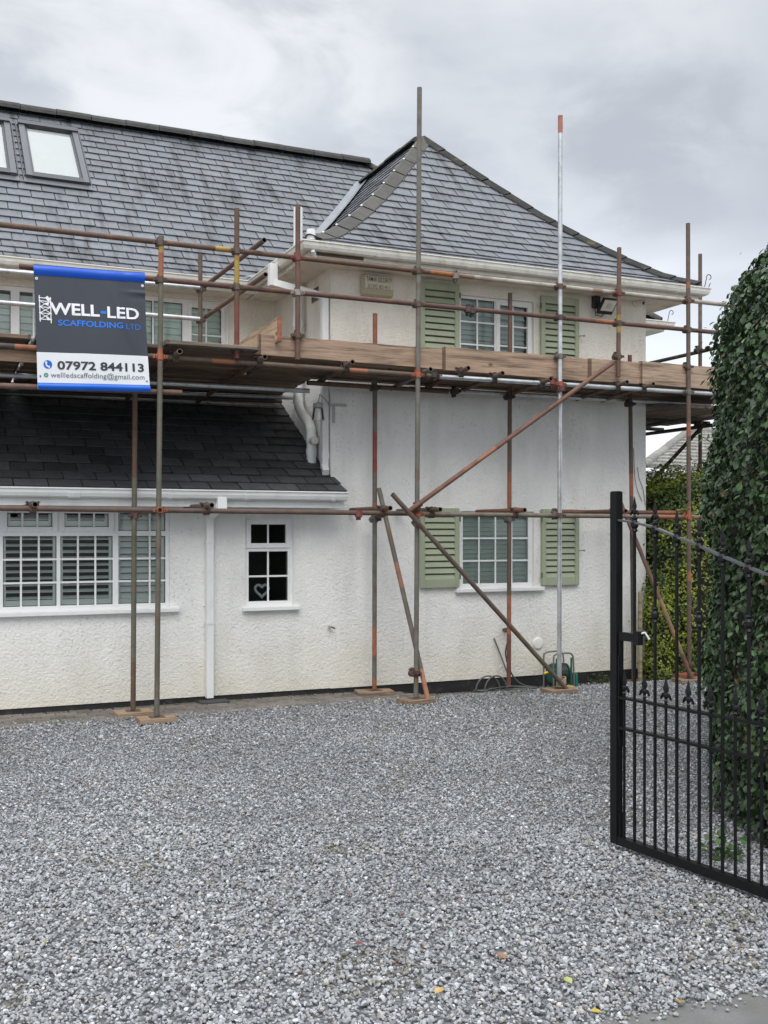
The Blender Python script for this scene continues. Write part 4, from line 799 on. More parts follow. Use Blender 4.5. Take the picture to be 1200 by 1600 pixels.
# ================================================================ SCAFFOLD
scf = thing('scaffold', 'rusty tube and coupler scaffold with timber decks wrapped round the house front', 'scaffold', (CX, 9.35, 0))
TR = 0.02415; YO, YI, YR = 9.35, 10.0, 9.40
RUST = (.116, .071, .050); GREY = (.13, .125, .11); BRN = (.12, .085, .065); RED = (.16, .05, .04); ORG = (.30, .115, .062); YEL = (.36, .24, .06); OLV = (.12, .115, .09)
ntube = 0
def member(name, a_, b_, col=GREY, bands=(), m_='tube', label=None):
    mb = MB(); mb.tube([a_, b_], TR, 14, col if m_ == 'tube' else (1, 1, 1), bands, hollow=True); o = mb.build(name, M[m_], scf)
    if label: o['label'] = label
    return o
def coup(c, d1, d2, col=(.10, .06, .045), gap=None):
    """coupler clamping tube along d1 at c to a tube along d2"""
    c, d1, d2 = Vector(c), Vector(d1).normalized(), Vector(d2).normalized(); n_ = d1.cross(d2).normalized(); mb = MB()
    mb.tube([c-d1*.028, c+d1*.028], TR+.009, 12, col); c2 = c+n_*(.05 if gap is None else gap)
    mb.tube([c2-d2*.028, c2+d2*.028], TR+.009, 12, col); mb.obox(c+n_*.0, c2, d1*.026, d2*.03, col)
    for s_ in (1, -1):
        p = c+d2*s_*(TR+.02); mb.tube([p-n_*.032, p+n_*.04], .008, 6, (.05, .035, .03)); mb.obox(p-n_*.022-d1*.014, p-n_*.022+d1*.014, d2*.016, n_*.006, col); mb.obox(p+n_*.02-d1*.014, p+n_*.02+d1*.014, d2*.016, n_*.006, col)
    q = c2+d1*(TR+.02); mb.tube([q-n_*.03, q+n_*.035], .008, 6, (.05, .035, .03)); mb.obox(q-d2*.014, q+d2*.014, d1*.014, n_*.014, col)
    mb.build('coupler', M['coupler'], scf)
Xv, Zv, Yv = Vector((1, 0, 0)), Vector((0, 0, 1)), Vector((0, 1, 0))
soles = []
def standard(px0, py0, px1, py1, Y, col=GREY, bands=(), m_='tube', foot=True, label=None):
    """bands given as (y_top_px, y_bottom_px, colour)"""
    top = P(px0, py0, Y); bot = P(px1, py1, Y)
    if foot:
        gz = float(gh(bot.x, Y)); bot.z = gz+.060; soles.append((bot.x, Y, gz))
    bs = [((b[0]-py0)/(py1-py0), min((b[1]-py0)/(py1-py0), 1), b[2]) for b in bands]
    o = member('standard', top, bot, col, bs, m_, label)
    if foot:
        mb = MB(); mb.box((bot.x-.065, Y-.065, bot.z-.018), (bot.x+.065, Y+.065, bot.z-.008), (.1, .07, .05)); mb.build('base_plate', M['coupler'], scf)
    return top, bot
S1 = standard(252, 369, 245, 1118, YO, OLV, [(395, 433, ORG), (385, 395, YEL), (545, 566, ORG)])
S2 = standard(655.5, 137, 650, 1095, YO, (.145, .14, .12), [(578, 590, ORG), (795, 806, ORG)])
S3 = standard(875.5, 183, 874, 1083, YO, m_='galv', label='bright galvanised upright, tallest on the right')
mb = MB(); mb.tube([P(875.5, 181, YO), P(875.5, 208, YO)], TR+.0015, 14, (.42, .17, .13)); mb.build('painted_tip', M['tube'], scf)
S4 = standard(1075, 349, 1077, 1068, YO, BRN, [(442, 452, ORG), (664, 686, ORG), (900, 915, ORG), (798, 812, ORG)])
I1 = standard(211, 600, 208, 1104, 9.76, RUST, [(745, 1030, OLV)])
I2 = standard(586, 490, 585, 1075, YI, GREY, [(490, 545, (.27, .10, .065)), (675, 738, (.22, .055, .04)), (785, 800, ORG), (978, 1022, ORG), (1058, 1075, ORG)])
I3 = standard(797, 458, 795, 1068, YI, BRN, [(735, 800, ORG), (925, 985, ORG), (985, 1068, (.16, .06, .045))])
I4 = standard(984, 555, 990, 1062, YI-.05, (.07, .062, .055), [(740, 775, ORG), (555, 575, RED)])
standard(313, 397, 313, 560, 11.28, BRN, foot=False, label='short post at the inner end of the wide deck')
standard(370, 326, 370, 560, YO+.0, RUST, [(400, 445, YEL), (470, 560, RED)], foot=False)
standard(465.5, 320, 465, 562, YO, (.13, .07, .055), foot=False)
standard(967.5, 387, 966, 589, YO, (.13, .08, .06), [(492, 520, YEL)], foot=False)
far = CW(13.2*(1094-600)/F, 13.2); X9 = far.x
fb = Vector((X9, far.y, .06)); ft = Vector((X9, far.y, H+(830-397)/F*13.2)); member('standard', ft, fb, BRN, [(.13, .2, GREY)]); soles.append((X9, far.y, 0.0))
member('standard', Vector((X9, 12.6, 5.2)), Vector((X9, 12.6, .02)), BRN)
# off to the left, outside the photo but needed to carry the ledgers
member('standard', (-1.35, YO, 5.4), (-1.35, YO, .06), GREY); member('standard', (-1.35, YI, 3.4), (-1.35, YI, .06), GREY); soles += [(-1.35, YO, 0), (-1.35, YI, 0)]
# guard rails and ledgers along the front
def rail(x0, y0, x1, y1, Y=YR, col=RUST, bands=(), m_='tube', name='guard_rail', extl=0, extr=0, label=None):
    a_, b_ = P(x0, y0, Y), P(x1, y1, Y); d_ = (b_-a_).normalized(); a_ = a_-d_*extl; b_ = b_+d_*extr
    L = (b_-a_).length; bs = []
    for u, v, c_ in bands:
        t0, t1 = [(P(q, y0+(y1-y0)*(q-x0)/(x1-x0), Y)-a_).length/L for q in (u, v)]; bs.append((t0, t1, c_))
    return member(name, a_, b_, col, bs, m_, label)
rail(0, 351, 713, 430, bands=[(336, 361, YEL), (672, 713, s2l(150, 95, 60))], extl=2)
rail(716, 430.5, 1150, 478, col=(.38, .34, .29), bands=[(716, 740, (.22, .15, .11)), (925, 940, (.24, .16, .12))], extr=.7, label='pale guard rail on the right')
rail(30, 416, 1135, 521, bands=[(929, 960, ORG)], col=(.115, .06, .05), extr=.9, extl=.0, label='long lower guard rail')
rail(0, 540, 690, 588.5, col=BRN, bands=[(23, 56, ORG), (330, 367, ORG), (545, 573, ORG), (0, 22, (.06, .05, .045))], name='ledger', extl=2)
rail(686, 588.5, 1110, 615, m_='galv', name='ledger', extr=.9, Y=YR, label='bright ledger under the right deck')
rail(0, 602.5, 284, 613.5, col=(.15, .09, .07), name='ledger', extl=2, Y=YR, label='lower tube behind the foot of the banner')
rail(0, 794, 651, 802.5, col=(.11, .075, .06), name='ledger', extl=2)
rail(655, 803, 1127, 808.5, col=(.17, .15, .12), bands=[(1028, 1055, ORG)], name='ledger', extr=.3)
rail(870, 800, 1110, 801, Y=YI-.06, col=(.15, .07, .05), bands=[(1022, 1070, ORG)], name='ledger')
rail(0, 585.5, 483, 611, Y=YI+.02, m_='galv', name='ledger', extl=2)
rail(480, 598, 700, 612, Y=YI, col=RUST, name='ledger'); rail(640, 607, 1110, 633, Y=YI+.06, m_='galv', name='ledger')
for zz, ya in ((0, 423), (1, 472.5)): rail(0, ya, 312, 449.5 if zz == 0 else 498.5, Y=11.24, m_='galv', extl=2, label='bright inner guard rail in front of the main eave')
rail(0, 604, 470, 622, Y=11.3, m_='galv', name='ledger', extl=2); rail(0, 610, 440, 627, Y=11.6, col=(.07, .06, .055), name='ledger', extl=2)
# returns into the recess
def cross(x0, y0, Y0, Y1, z=None, X=None, col=RUST, bands=(), name='transom', drop=0, label=None):
    a_ = P(x0, y0, Y0); b_ = Vector((a_.x, Y1, a_.z-drop)); return member(name, a_, b_, col, bands, 'tube', label)
cross(413, 375, 9.18, 11.36, col=(.15, .10, .08), name='guard_rail', drop=-.04); cross(415, 429, 9.18, 11.36, col=(.15, .10, .08), name='guard_rail', drop=-.02)
rng2 = random.Random(5)
ends = [(281, 549), (414, 557.5), (551, 565.5), (673, 577), (732, 575), (785.5, 583), (861, 592), (980, 597), (1021, 600)]
for i, (x_, y_) in enumerate(ends):
    cross(x_, y_, 9.22, 11.75 if x_ < 430 else 10.16, col=rng2.choice([BRN, RUST, (.16, .11, .08), GREY]), drop=.125 if x_ < 430 else .075)
    e0 = P(x_, y_, 9.22); coup((e0.x, YR, e0.z-.0), Yv, Xv, (.05, .038, .032), gap=.05)
for x_ in (-.9, .15, 1.1): member('transom', (x_, 9.36, 3.30), (x_, 11.75, 3.19), BRN)
for (x_, y_, c_) in ((55, 788, BRN), (331, 789.5, BRN), (610, 794, RUST), (688, 796, (.09, .08, .065)), (820, 797, (.17, .08, .05)), (978, 798.5, RUST)):
    cross(x_, y_, 9.20, 10.20, col=c_); e0 = P(x_, y_, 9.2); coup((e0.x, YR, e0.z), Yv, Xv, (.09, .05, .04), gap=.05)
cross(250, 797, 9.28, 10.1, col=(.24, .15, .09), name='transom')
# diagonal braces
a_, b_ = P(592, 763, YI-.06), P(669, 1094, YO-.08); b_.z = max(b_.z, .03); member('brace', a_, b_, (.14, .12, .10), [(.36, .48, (.30, .15, .10)), (.86, 1, (.36, .17, .10))], label='steep brace down to the foot of the grey upright')
a_, b_ = P(613, 772, YO-.07), P(889, 1081, YO-.07); member('brace', a_, b_, (.11, .085, .07), [(.55, .7, RUST), (.78, .86, (.10, .10, .06))], label='long brace falling right in front of the lower window')
a_, b_ = P(640, 798, YO-.07), P(957, 567, YO-.07); member('brace', a_, b_, (.15, .075, .055), [(.25, .4, (.25, .12, .07))], label='long brace rising right towards the deck')
a_, b_ = P(970, 786, YI-.1), P(1083, 1078, YO-.07); b_.z = max(b_.z, .03); member('brace', a_, b_, (.14, .08, .06), [(.55, .85, (.24, .15, .08))], label='steep brace by the right end of the scaffold')
# side return around the right corner
member('ledger', (X9+.05, 9.2, 3.02), (X9+.05, 13.2, 3.02), (.05, .045, .04)); member('ledger', (8.22, 9.3, 3.0), (8.22, 13.2, 3.0), (.05, .045, .04))
member('guard_rail', (X9+.05, 9.2, 3.97), (X9+.05, 13.2, 3.97), (.05, .048, .045)); member('brace', (X9-.03, 10.3, 3.05), (X9-.03, 11.3, 2.4), (.05, .045, .04))
for yy in (10.5, 11.4, 12.3): member('transom', (8.04, yy, 3.072), (X9+.2, yy, 3.072), (.06, .05, .045))
# couplers where ledgers cross standards
def yline(x, x0, y0, x1, y1): return y0+(y1-y0)*(x-x0)/(x1-x0)
RL = [(0, 351, 713, 430, 716, 430.5, 1150, 478), None]
def railz(x, which):
    if which == 0: y = yline(x, 0, 351, 713, 430) if x < 714 else yline(x, 716, 430.5, 1150, 478)
    if which == 1: y = yline(x, 30, 416, 1135, 521)
    if which == 2: y = yline(x, 0, 540, 690, 588.5) if x < 688 else yline(x, 686, 588.5, 1110, 615)
    if which == 3: y = yline(x, 0, 794, 651, 802.5) if x < 652 else yline(x, 655, 803, 1127, 808.5)
    return P(x, y, YO)
OC = (.34, .11, .06)
for x_, cs in ((250, {0: BRN, 1: RUST, 2: OC, 3: OC}), (653, {0: RUST, 1: BRN, 2: OC, 3: OC}), (875, {0: RUST, 1: (.08, .06, .05), 2: OC, 3: BRN}), (1076, {0: RUST, 1: BRN, 2: (.14, .13, .11), 3: OC}), (370, {0: BRN, 1: BRN}), (465, {0: (.2, .06, .05), 1: (.3, .26, .22)}), (967, {0: (.17, .06, .04), 1: (.10, .07, .05)})):
    for k, c_ in cs.items(): coup(railz(x_, k), Zv, Xv, c_, gap=.05)
for px, py, Y, dA, dB, c_ in ((370, 546, YO, Zv, Xv, BRN), (465, 524, YO, Zv, Xv, RUST), (966, 557, YO, Zv, Xv, BRN), (875, 557, YO, Zv, Xv, (.15, .14, .12)), (1075, 573, YO, Zv, Xv, BRN), (586, 606, YI, Zv, Xv, (.05, .04, .035)), (796, 620, YI, Zv, Xv, (.05, .04, .035)), (985, 631, YI-.05, Zv, Xv, (.05, .04, .035)),
                              (586, 812, YI, Zv, Xv, GREY), (796, 812, YI, Zv, Xv, GREY), (651, 1052, YO, Zv, Yv, (.10, .05, .04)), (1077, 1040, YO, Zv, Yv, (.16, .05, .04)), (652, 793, YO-.03, Zv, (1, 0, .75), (.14, .06, .05)), (652, 817, YO-.03, Zv, (1, 0, -1.1), (.17, .14, .12)), (878, 607, YO-.03, Zv, (1, 0, .75), (.12, .05, .04)),
                              (313, 452, 11.28, Zv, Xv, BRN), (313, 500, 11.28, Zv, Xv, BRN), (594, 805, YI-.08, Zv, Xv, RUST), (711, 432, YR, Xv, Zv, (.2, .17, .14)), (731, 484, YR, Xv, Zv, (.08, .06, .055)), (737, 486, YR, Xv, Zv, (.08, .06, .055)), (677, 586, YR, Xv, Zv, (.06, .05, .04)), (709, 612, YI, Xv, Zv, (.05, .04, .035)), (560, 803, YR, Xv, Zv, (.2, .06, .05)), (866, 803, YR, Xv, Zv, (.15, .12, .09)), (861, 597, YR, Xv, Zv, (.2, .06, .05)), (211, 806, 9.76, Zv, Xv, (.10, .055, .045))):
    coup(P(px, py, Y), dA, dB, c_, gap=.05 if Y != YR else .012)
c0 = Vector((X9, far.y, 3.97)); coup(c0, Zv, Yv, (.06, .05, .045)); coup(Vector((X9, far.y, 3.02)), Zv, Yv, (.05, .04, .035))
# rope lashing at the foot of the long brace
mb = MB(); lc = P(877, 1066, YO-.03)
for i in range(4): mb.tube([lc+Vector((.045*math.cos(t_*.5), .055*math.sin(t_*.5), .018*i-.02+.02*math.cos(t_*.5))) for t_ in range(14)], .006, 6, (.42, .30, .18))
mb.build('rope_lashing', M['plastic'], scf)
# sole boards
place = {0: 'under the olive front upright near the gravel edge', 1: 'under the grey upright beside the steep brace foot', 2: 'under the galvanised upright with the rope lashing', 3: 'under the far right front upright behind the gate', 4: 'on the paving under the brown upright left of the straight downpipe', 5: 'on the paving under the upright right of the small window', 6: 'under the inner upright in front of the tap', 7: 'under the inner upright behind the gate', 8: 'under the side upright in the hedge', 9: 'at the left beyond the wide window front', 10: 'at the left beyond the wide window back'}
random.seed(11)
for i, (x_, y_, z_) in enumerate(soles):
    if i in (9, 10, 8): pass
    mb = MB(); hw = .165 if i not in (5, 6) else .19; ang = random.uniform(-.2, .2); k = random.uniform(.8, 1.15)
    mb.bbox((-hw, -.11, 0), (hw, .11, .042), .004, (.30*k, .21*k, .14*k)); mb.v = [(x_+v[0]*math.cos(ang)-v[1]*math.sin(ang), y_+v[0]*math.sin(ang)+v[1]*math.cos(ang), z_+v[2]+.006) for v in mb.v]
    tag(mb.build('sole_board', M['timber']), 'timber sole board '+place[i], 'sole board', 'sole boards under the scaffold uprights')
# decks: every board lies on the transoms
BC = [(.30, .20, .135), (.25, .175, .125), (.34, .235, .165), (.22, .165, .125)]
ordn = ['first', 'second', 'third', 'fourth', 'fifth', 'sixth', 'seventh', 'eighth', 'ninth', 'tenth']
def board(a_, b_, lab, grp, m_='timber', nm='scaffold_board', col=None, cat='scaffold board'):
    mb = MB(); c_ = col or random.choice(BC); mb.bbox(a_, b_, .005, c_)
    a2, b2 = [min(a_[i], b_[i]) for i in range(3)], [max(a_[i], b_[i]) for i in range(3)]; ax = 0 if b2[0]-a2[0] > b2[1]-a2[1] else 1
    for e_ in (a2, b2):   # nailed end bands
        p, q = list(a2), list(b2)
        for i in range(3): p[i] -= .0015; q[i] += .0015
        if e_ is a2: q[ax] = a2[ax]+.025; p[ax] = a2[ax]+.002
        else: p[ax] = b2[ax]-.025; q[ax] = b2[ax]-.002
        mb.box(p, q, (.10, .09, .08))
    return tag(mb.build(nm, M[m_]), lab, cat, grp)
zD = 3.342
for i in range(10):
    y_ = 9.43+i*.232; zz_ = zD-.052*(y_-9.43)
    for j, (x0, x1) in enumerate(((-2.2, .9), (.91, 3.04 if i < 4 else 3.80+random.uniform(-.02, 0)))):
        board((x0+random.uniform(0, .03), y_, zz_+random.uniform(0, .004)), (x1, y_+.225, zz_+.038), f'deck board over the lean-to roof, {ordn[i]} row back, '+('left length' if j == 0 else 'right length'), 'boards of the wide left deck', col=tuple(c*.8 for c in random.choice(BC)))
for i in range(4):
    y_ = 9.43+i*.232; zz_ = zD-.10*(y_-9.43); yw_ = .225 if i < 3 else .10
    for j, (x0, x1) in enumerate(((3.04, 6.1), (6.11, 9.2))):
        board((x0, y_, zz_+random.uniform(0, .003)), (x1+random.uniform(-.03, .0), y_+yw_, zz_+.038), f'deck board in front of the wing, {ordn[i]} row back, '+('left length' if j == 0 else 'right length'), 'boards of the narrow front deck', col=tuple(c*.8 for c in random.choice(BC)))
for i in range(5):
    x_ = 8.05+i*.232; board((x_, 10.36, 3.33+random.uniform(0, .01)), (x_+.225, 13.1, 3.375), f'upper deck board round the right side of the house, {ordn[i]} out from the wall', 'boards of the side deck', 'timber_y', col=(.16, .12, .09)); board((x_, 9.5, 3.105+random.uniform(0, .01)), (x_+.225, 11.3, 3.148), f'lower deck board round the right side of the house, {ordn[i]} out from the wall', 'boards of the side deck', 'timber_y', col=(.16, .12, .09))
# toe boards
def toe(px0, pt0, pb0, px1, pt1, pb1, Y, lab, th=.038, col=(.36, .25, .175)):
    mb = MB(); a_, b_ = P(px0, pt0, Y), P(px1, pt1, Y); c_, d_ = P(px0, pb0, Y), P(px1, pb1, Y); n_ = 24; random.seed(int(px0))
    vs_ = []
    for i in range(n_+1):
        t_ = i/n_; wob = random.uniform(-.003, .003) if 0 < i < n_ else 0; tp_, bt = a_.lerp(b_, t_)+Vector((0, 0, wob)), c_.lerp(d_, t_); vs_ += [bt, tp_, tp_+Vector((0, th, 0)), bt+Vector((0, th, 0))]
    fs = [tuple(4*i+k for k in q_) for i in range(n_) for q_ in ((0, 4, 5, 1), (1, 5, 6, 2), (2, 6, 7, 3), (3, 7, 4, 0))]+[(0, 1, 2, 3), (4*n_+3, 4*n_+2, 4*n_+1, 4*n_)]
    mb.add(vs_, fs, col)
    for s_, pp, qq in ((1, a_, c_), (-1, b_, d_)): mb.obox(pp+Vector((s_*.012, th/2, 0)), qq+Vector((s_*.012, th/2, 0)), (.011, 0, 0), (0, th/2+.0015, 0), (.13, .08, .05))
    return tag(mb.build('toe_board', M['timber']), lab, 'toe board', 'toe boards on edge along the deck front')
toe(404, 522, 553.5, 694, 545.5, 577, YR-.012, 'reddish toe board on edge in front of the alarm box, left of the window')
toe(693, 541.5, 577.5, 921, 560.5, 595.5, YR-.006, 'toe board on edge below the upstairs green shuttered window')
toe(921.5, 560, 594.5, 1003, 566.5, 600, YR-.012, 'short toe board length below the floodlight', col=(.38, .27, .19))
toe(1001, 564, 599, 1150, 577, 611.5, YR-.030, 'toe board at the right end with a bound end beside the hedge', col=(.38, .275, .195))
toe(-60, 539, 560, 62, 547, 567, YR+.02, 'grey brown toe board end left of the banner', col=(.22, .15, .10))
# raised board turned into the recess, red painted end
mb = MB(); a_ = P(433.5, 495, 9.30); zt0, zb0 = a_.z, P(433.5, 533, 9.30).z; Xb = a_.x; n_ = 10; vs_ = []
for i in range(n_+1):
    t_ = i/n_; yy = 9.30+1.7*t_; dz = -.04*t_
    vs_ += [(Xb-.0, yy, zb0+dz), (Xb, yy, zt0+dz), (Xb+.038, yy, zt0+dz), (Xb+.038, yy, zb0+dz)]
mb.add(vs_, [tuple(4*i+k for k in q_) for i in range(n_) for q_ in ((0, 4, 5, 1), (1, 5, 6, 2), (2, 6, 7, 3), (3, 7, 4, 0))]+[(4*n_, 4*n_+1, 4*n_+2, 4*n_+3)], (.52, .38, .25))
mb.box((Xb-.002, 9.292, zb0), (Xb+.040, 9.300, zt0), (.34, .12, .07))
tag(mb.build('toe_board', M['timber_y']), 'pale board turned into the recess with an orange painted end', 'toe board', 'toe boards on edge along the deck front')
# flat board under the front edge left
board((hx(256, YR), 9.27, zD+.02), (hx(400, YR), 9.425, zD+.055), 'weathered front edge deck board between the olive upright and the orange ended board', 'boards of the wide left deck', col=(.20, .17, .13))
# plank lying on top of the lean-to roof
mb = MB(); a_, b_ = P(0, 606, 11.72), P(436, 628, 11.72); mb.obox(a_-Vector((2, 0, .0)), b_, (0, .02, 0), (0, 0, .035), (.46, .33, .23)); tag(mb.build('timber_plank', M['timber']), 'long pale plank on edge at the top of the dark lean-to roof', 'plank')

# ================================================================ BANNER
YB = 9.315
TL, TRc, BR_, BL = P(52, 416, YB), P(226, 429, YB), P(235, 611, YB), P(59, 607.5, YB)
bn = thing('banner', 'dark grey and white scaffolding firm banner with blue hems tied to the scaffold', 'banner', BL)
def bmap(u, v, h=0.0):          # u across 0..1, v down 0..1
    p = TL.lerp(TRc, u).lerp(BL.lerp(BR_, u), v)
    dy = .016*math.sin(u*2.5+.5)*math.sin(math.pi*v)+.010*math.exp(-((u-.30-.15*v)/.06)**2)*math.sin(math.pi*v)+.012*math.exp(-((u-.62-.45*v)/.05)**2)*math.sin(math.pi*min(v*1.1, 1))*.9-.008*math.exp(-((u-.80-.22*v)/.05)**2)+.013*math.exp(-((v-.16)/.012)**2)*max(0, u-.72)*3-.007*math.exp(-((v-.21)/.015)**2)*max(0, u-.75)*3+.004*math.sin(u*9+v*4)
    side = .010*math.sin(math.pi*v)*(u-.15)
    return Vector((p.x-side, p.y-dy-h, p.z))
gy = s2l(60, 65, 74); wh = (.80, .82, .85); bl_ = s2l(10, 80, 190)
mb = MB(); NU, NV = 60, 80
for h_, flip in ((0, 0), (-.003, 1)):
    base = len(mb.v); vs_ = [bmap(i/NU, j/NV, h_) for j in range(NV+1) for i in range(NU+1)]
    for part in (0, 1): pass
    fs0, fs1 = [], []
    for j in range(NV):
        for i in range(NU):
            q = (j*(NU+1)+i, (j+1)*(NU+1)+i, (j+1)*(NU+1)+i+1, j*(NU+1)+i+1); (fs0 if j < NV*.695 else fs1).append(q if not flip else q[::-1])
    n0 = len(mb.v); mb.v += [tuple(v) for v in vs_]
    for f_ in fs0: mb.f.append([n0+k for k in f_]); mb.c.append(gy); mb.sm.append(True)
    for f_ in fs1: mb.f.append([n0+k for k in f_]); mb.c.append(wh); mb.sm.append(True)
mb.build('sheet', M['vinyl'], bn)
for v0, v1, nm in ((-.015, .070, 'top_hem'), (.950, 1.008, 'bottom_hem')):
    mb = MB(); n_ = 30; vs_ = []; prof = [0, .6, 1, .9, .5, 0]
    for i in range(n_+1):
        for j, pr in enumerate(prof): vs_.append(bmap(i/n_, v0+(v1-v0)*j/5, .004+.018*pr))
    mb.add(vs_, [(i*6+j, i*6+j+1, i*6+j+7, i*6+j+6) for i in range(n_) for j in range(5)], bl_ if nm == 'top_hem' else s2l(20, 100, 205), True)
    mb.add([bmap(i/n_, v0, .004+.004) for i in range(n_+1)]+[bmap(i/n_, v0, -.03) for i in range(n_+1)], [(i, i+1, n_+2+i, n_+1+i) for i in range(n_)], bl_)
    mb.build('hem', M['vinyl'], bn)
for u, v in ((.022, .10), (.975, .10)):
    mb = MB(); c_ = bmap(u, v, .004); mb.lathe(c_, [(.012, 0), (.012, .004), (.006, .005)], 12, 'Y', (.8, .8, .78)); mb.lathe(c_+Vector((0, -.0045, 0)), [(.004, 0), (.004, .001)], 8, 'Y', (.03, .03, .03)); mb.build('eyelet', M['plastic'], bn)
for u, v in ((.025, .895), (.975, .915)): mb = MB(); mb.lathe(bmap(u, v, .003), [(.007, 0), (.007, .003)], 8, 'Y', (.05, .05, .05)); mb.build('eyelet', M['plastic'], bn)
BW = (TRc-TL).length; BH = (TL-BL).length
def bt(u0, v0):
    return lambda du, dv_: bmap(u0+du/BW, v0-dv_/BH, .0035)
def bline(mb, pts, w_, col):
    for (a_, b_) in zip(pts, pts[1:]):
        d_ = Vector((b_[0]-a_[0], (b_[1]-a_[1])*BH/BW)); d_.normalize(); n_ = Vector((-d_.y, d_.x))*w_
        q = [(a_[0]+n_.x, a_[1]+n_.y*BW/BH), (a_[0]-n_.x, a_[1]-n_.y*BW/BH), (b_[0]-n_.x, b_[1]-n_.y*BW/BH), (b_[0]+n_.x, b_[1]+n_.y*BW/BH)]
        mb.add([bmap(x, y, .0038) for x, y in q], [(0, 1, 2, 3)], col)
WHT = (.85, .86, .88); BLU = s2l(40, 120, 225)
text_on('WELL', .138, bt(.125, .383), 'lettering', 'ink', bn, WHT, .028, .445*BW)
text_on('LED', .138, bt(.640, .390), 'lettering', 'ink', bn, WHT, .022, .295*BW)
mb = MB(); bline(mb, [(.580, .348), (.630, .349)], .013, BLU); mb.build('dash', M['ink'], bn)
text_on('SCAFFOLDING', .070, bt(.195, .475), 'lettering', 'ink', bn, BLU, .024, .585*BW)
text_on('LTD', .070, bt(.81, .480), 'lettering', 'ink', bn, BLU, -.008, .135*BW)
text_on('07972 844113', .098, bt(.175, .835), 'lettering', 'ink', bn, s2l(52, 58, 66), .028, .78*BW)
text_on('wellledscaffolding@gmail.com', .062, bt(.115, .903), 'lettering', 'ink', bn, s2l(105, 110, 115), .0, .84*BW)
mb = MB(); uL, uR, vT, vB = .04, .135, .245, .44       # scaffold tower emblem
bline(mb, [(uL, vT-.01), (uL, vB+.012)], .004, WHT); bline(mb, [(uR, vT-.0), (uR, vB+.022)], .004, WHT)
for v_ in (vT+.01, vT+.035, vT+.085, vT+.135, vB-.01): bline(mb, [(uL-.008, v_), (uR+.008, v_+.004)], .0035, WHT)
for v0, v1 in ((vT+.085, vT+.135), (vT+.135, vB-.01), (vT+.035, vT+.085)): bline(mb, [(uL, v0), (uR, v1)], .003, WHT); bline(mb, [(uR, v0), (uL, v1)], .003, WHT)
bline(mb, [(uL+.06, vT+.0), (uL+.085, vT+.03)], .014, WHT); bline(mb, [(uL+.05, vT+.06), (uL+.08, vT+.055)], .010, WHT); bline(mb, [(uL+.06, vT+.165), (uL+.075, vT+.19)], .009, WHT)
mb.build('tower_emblem', M['ink'], bn)
def disc(mb, u, v, r_, col, h=.0036, r_in=0):
    n_ = 28; out = [bmap(u+r_*math.cos(2*math.pi*k/n_)/BW, v+r_*math.sin(2*math.pi*k/n_)/BH, h) for k in range(n_)]
    if r_in:
        inn = [bmap(u+r_in*math.cos(2*math.pi*k/n_)/BW, v+r_in*math.sin(2*math.pi*k/n_)/BH, h) for k in range(n_)]; mb.add(out+inn, [(k, (k+1) % n_, n_+(k+1) % n_, n_+k) for k in range(n_)], col)
    else: mb.add(out, [tuple(range(n_))], col)
mb = MB(); disc(mb, .093, .798, .035, s2l(24, 100, 200)); mb.build('phone_icon', M['ink'], bn)
mb = MB(); pts = [(.078+.0, .775), (.079, .800), (.088, .813), (.106, .822)]
for (a_, b_), w_ in zip(zip(pts, pts[1:]), (.006, .006, .006)): bline(mb, [a_, b_], w_, WHT)
bline(mb, [(.074, .777), (.082, .787)], .009, WHT); bline(mb, [(.100, .817), (.110, .819)], .009, WHT); mb.v = [(v[0], v[1]-.0008, v[2]) for v in mb.v]; mb.build('phone_icon', M['ink'], bn)
mb = MB(); disc(mb, .075, .885, .018, s2l(30, 130, 110), .0036, .011); bline(mb, [(.068, .881), (.075, .887), (.082, .882)], .003, s2l(30, 130, 110)); mb.build('mail_icon', M['ink'], bn)

# ================================================================ GATE
g0 = CW(1.216, 5.60); gdir = (CW(1.216+.518, 5.60-.86)-g0).normalized(); gn = Vector((-gdir.y, gdir.x, 0)); GL = 1.62
def gs(px):                     # distance along the gate for an image column
    r = ray(px, 830); # solve g0+s*gdir = t*r in plan
    den = gdir.x*r.y-gdir.y*r.x; return (-(g0.x*r.y-g0.y*r.x))/den
def gp(px, py):
    s_ = gs(px); q = g0+gdir*s_; fw = q.x*FW[0]+q.y*FW[1]; return Vector((q.x, q.y, H+(830-py)/F*fw)), s_
gate = thing('gate', 'open black wrought iron driveway gate with spear finials in front of the hedge', 'gate', g0)
def gbar(nm, a_, b_, w_, d_, label=None, parent=None):
    mb = MB(); t_ = (Vector(b_)-Vector(a_)).normalized(); side = gn; up = side.cross(t_); mb.obox(a_, b_, side*d_, up*w_); o = mb.build(nm, M['iron'], parent or gate)
    if label: o['label'] = label
    return o
zbot = gp(958, 1309)[0].z; zbot = max(zbot, .045); ztop = gp(958, 769)[0].z
st0 = g0+gdir*gs(963.0)
mb = MB(); mb.obox(st0+Vector((0, 0, zbot-.02)), st0+Vector((0, 0, ztop)), gdir*.024, gn*.022); mb.obox(st0+Vector((0, 0, ztop)), st0+Vector((0, 0, ztop+.004)), gdir*.020, gn*.018)
lk = st0+gdir*.031; mb.obox(lk+Vector((0, 0, .60)), lk+Vector((0, 0, 1.04)), gdir*.006, gn*.016)
for z_, L_ in ((gp(970, 1140)[0].z, .09), (gp(970, 1275)[0].z, .12), (1.11, .10)): mb.obox(st0+gdir*.034+Vector((0, 0, z_-L_)), st0+gdir*.034+Vector((0, 0, z_+.02)), gdir*.008, gn*.012)
mb.build('stile', M['iron'], gate)
zr1 = gp(962, 1088)[0].z; zr2 = gp(962, 1135)[0].z; E0 = st0+gdir*.02; E1 = g0+gdir*GL
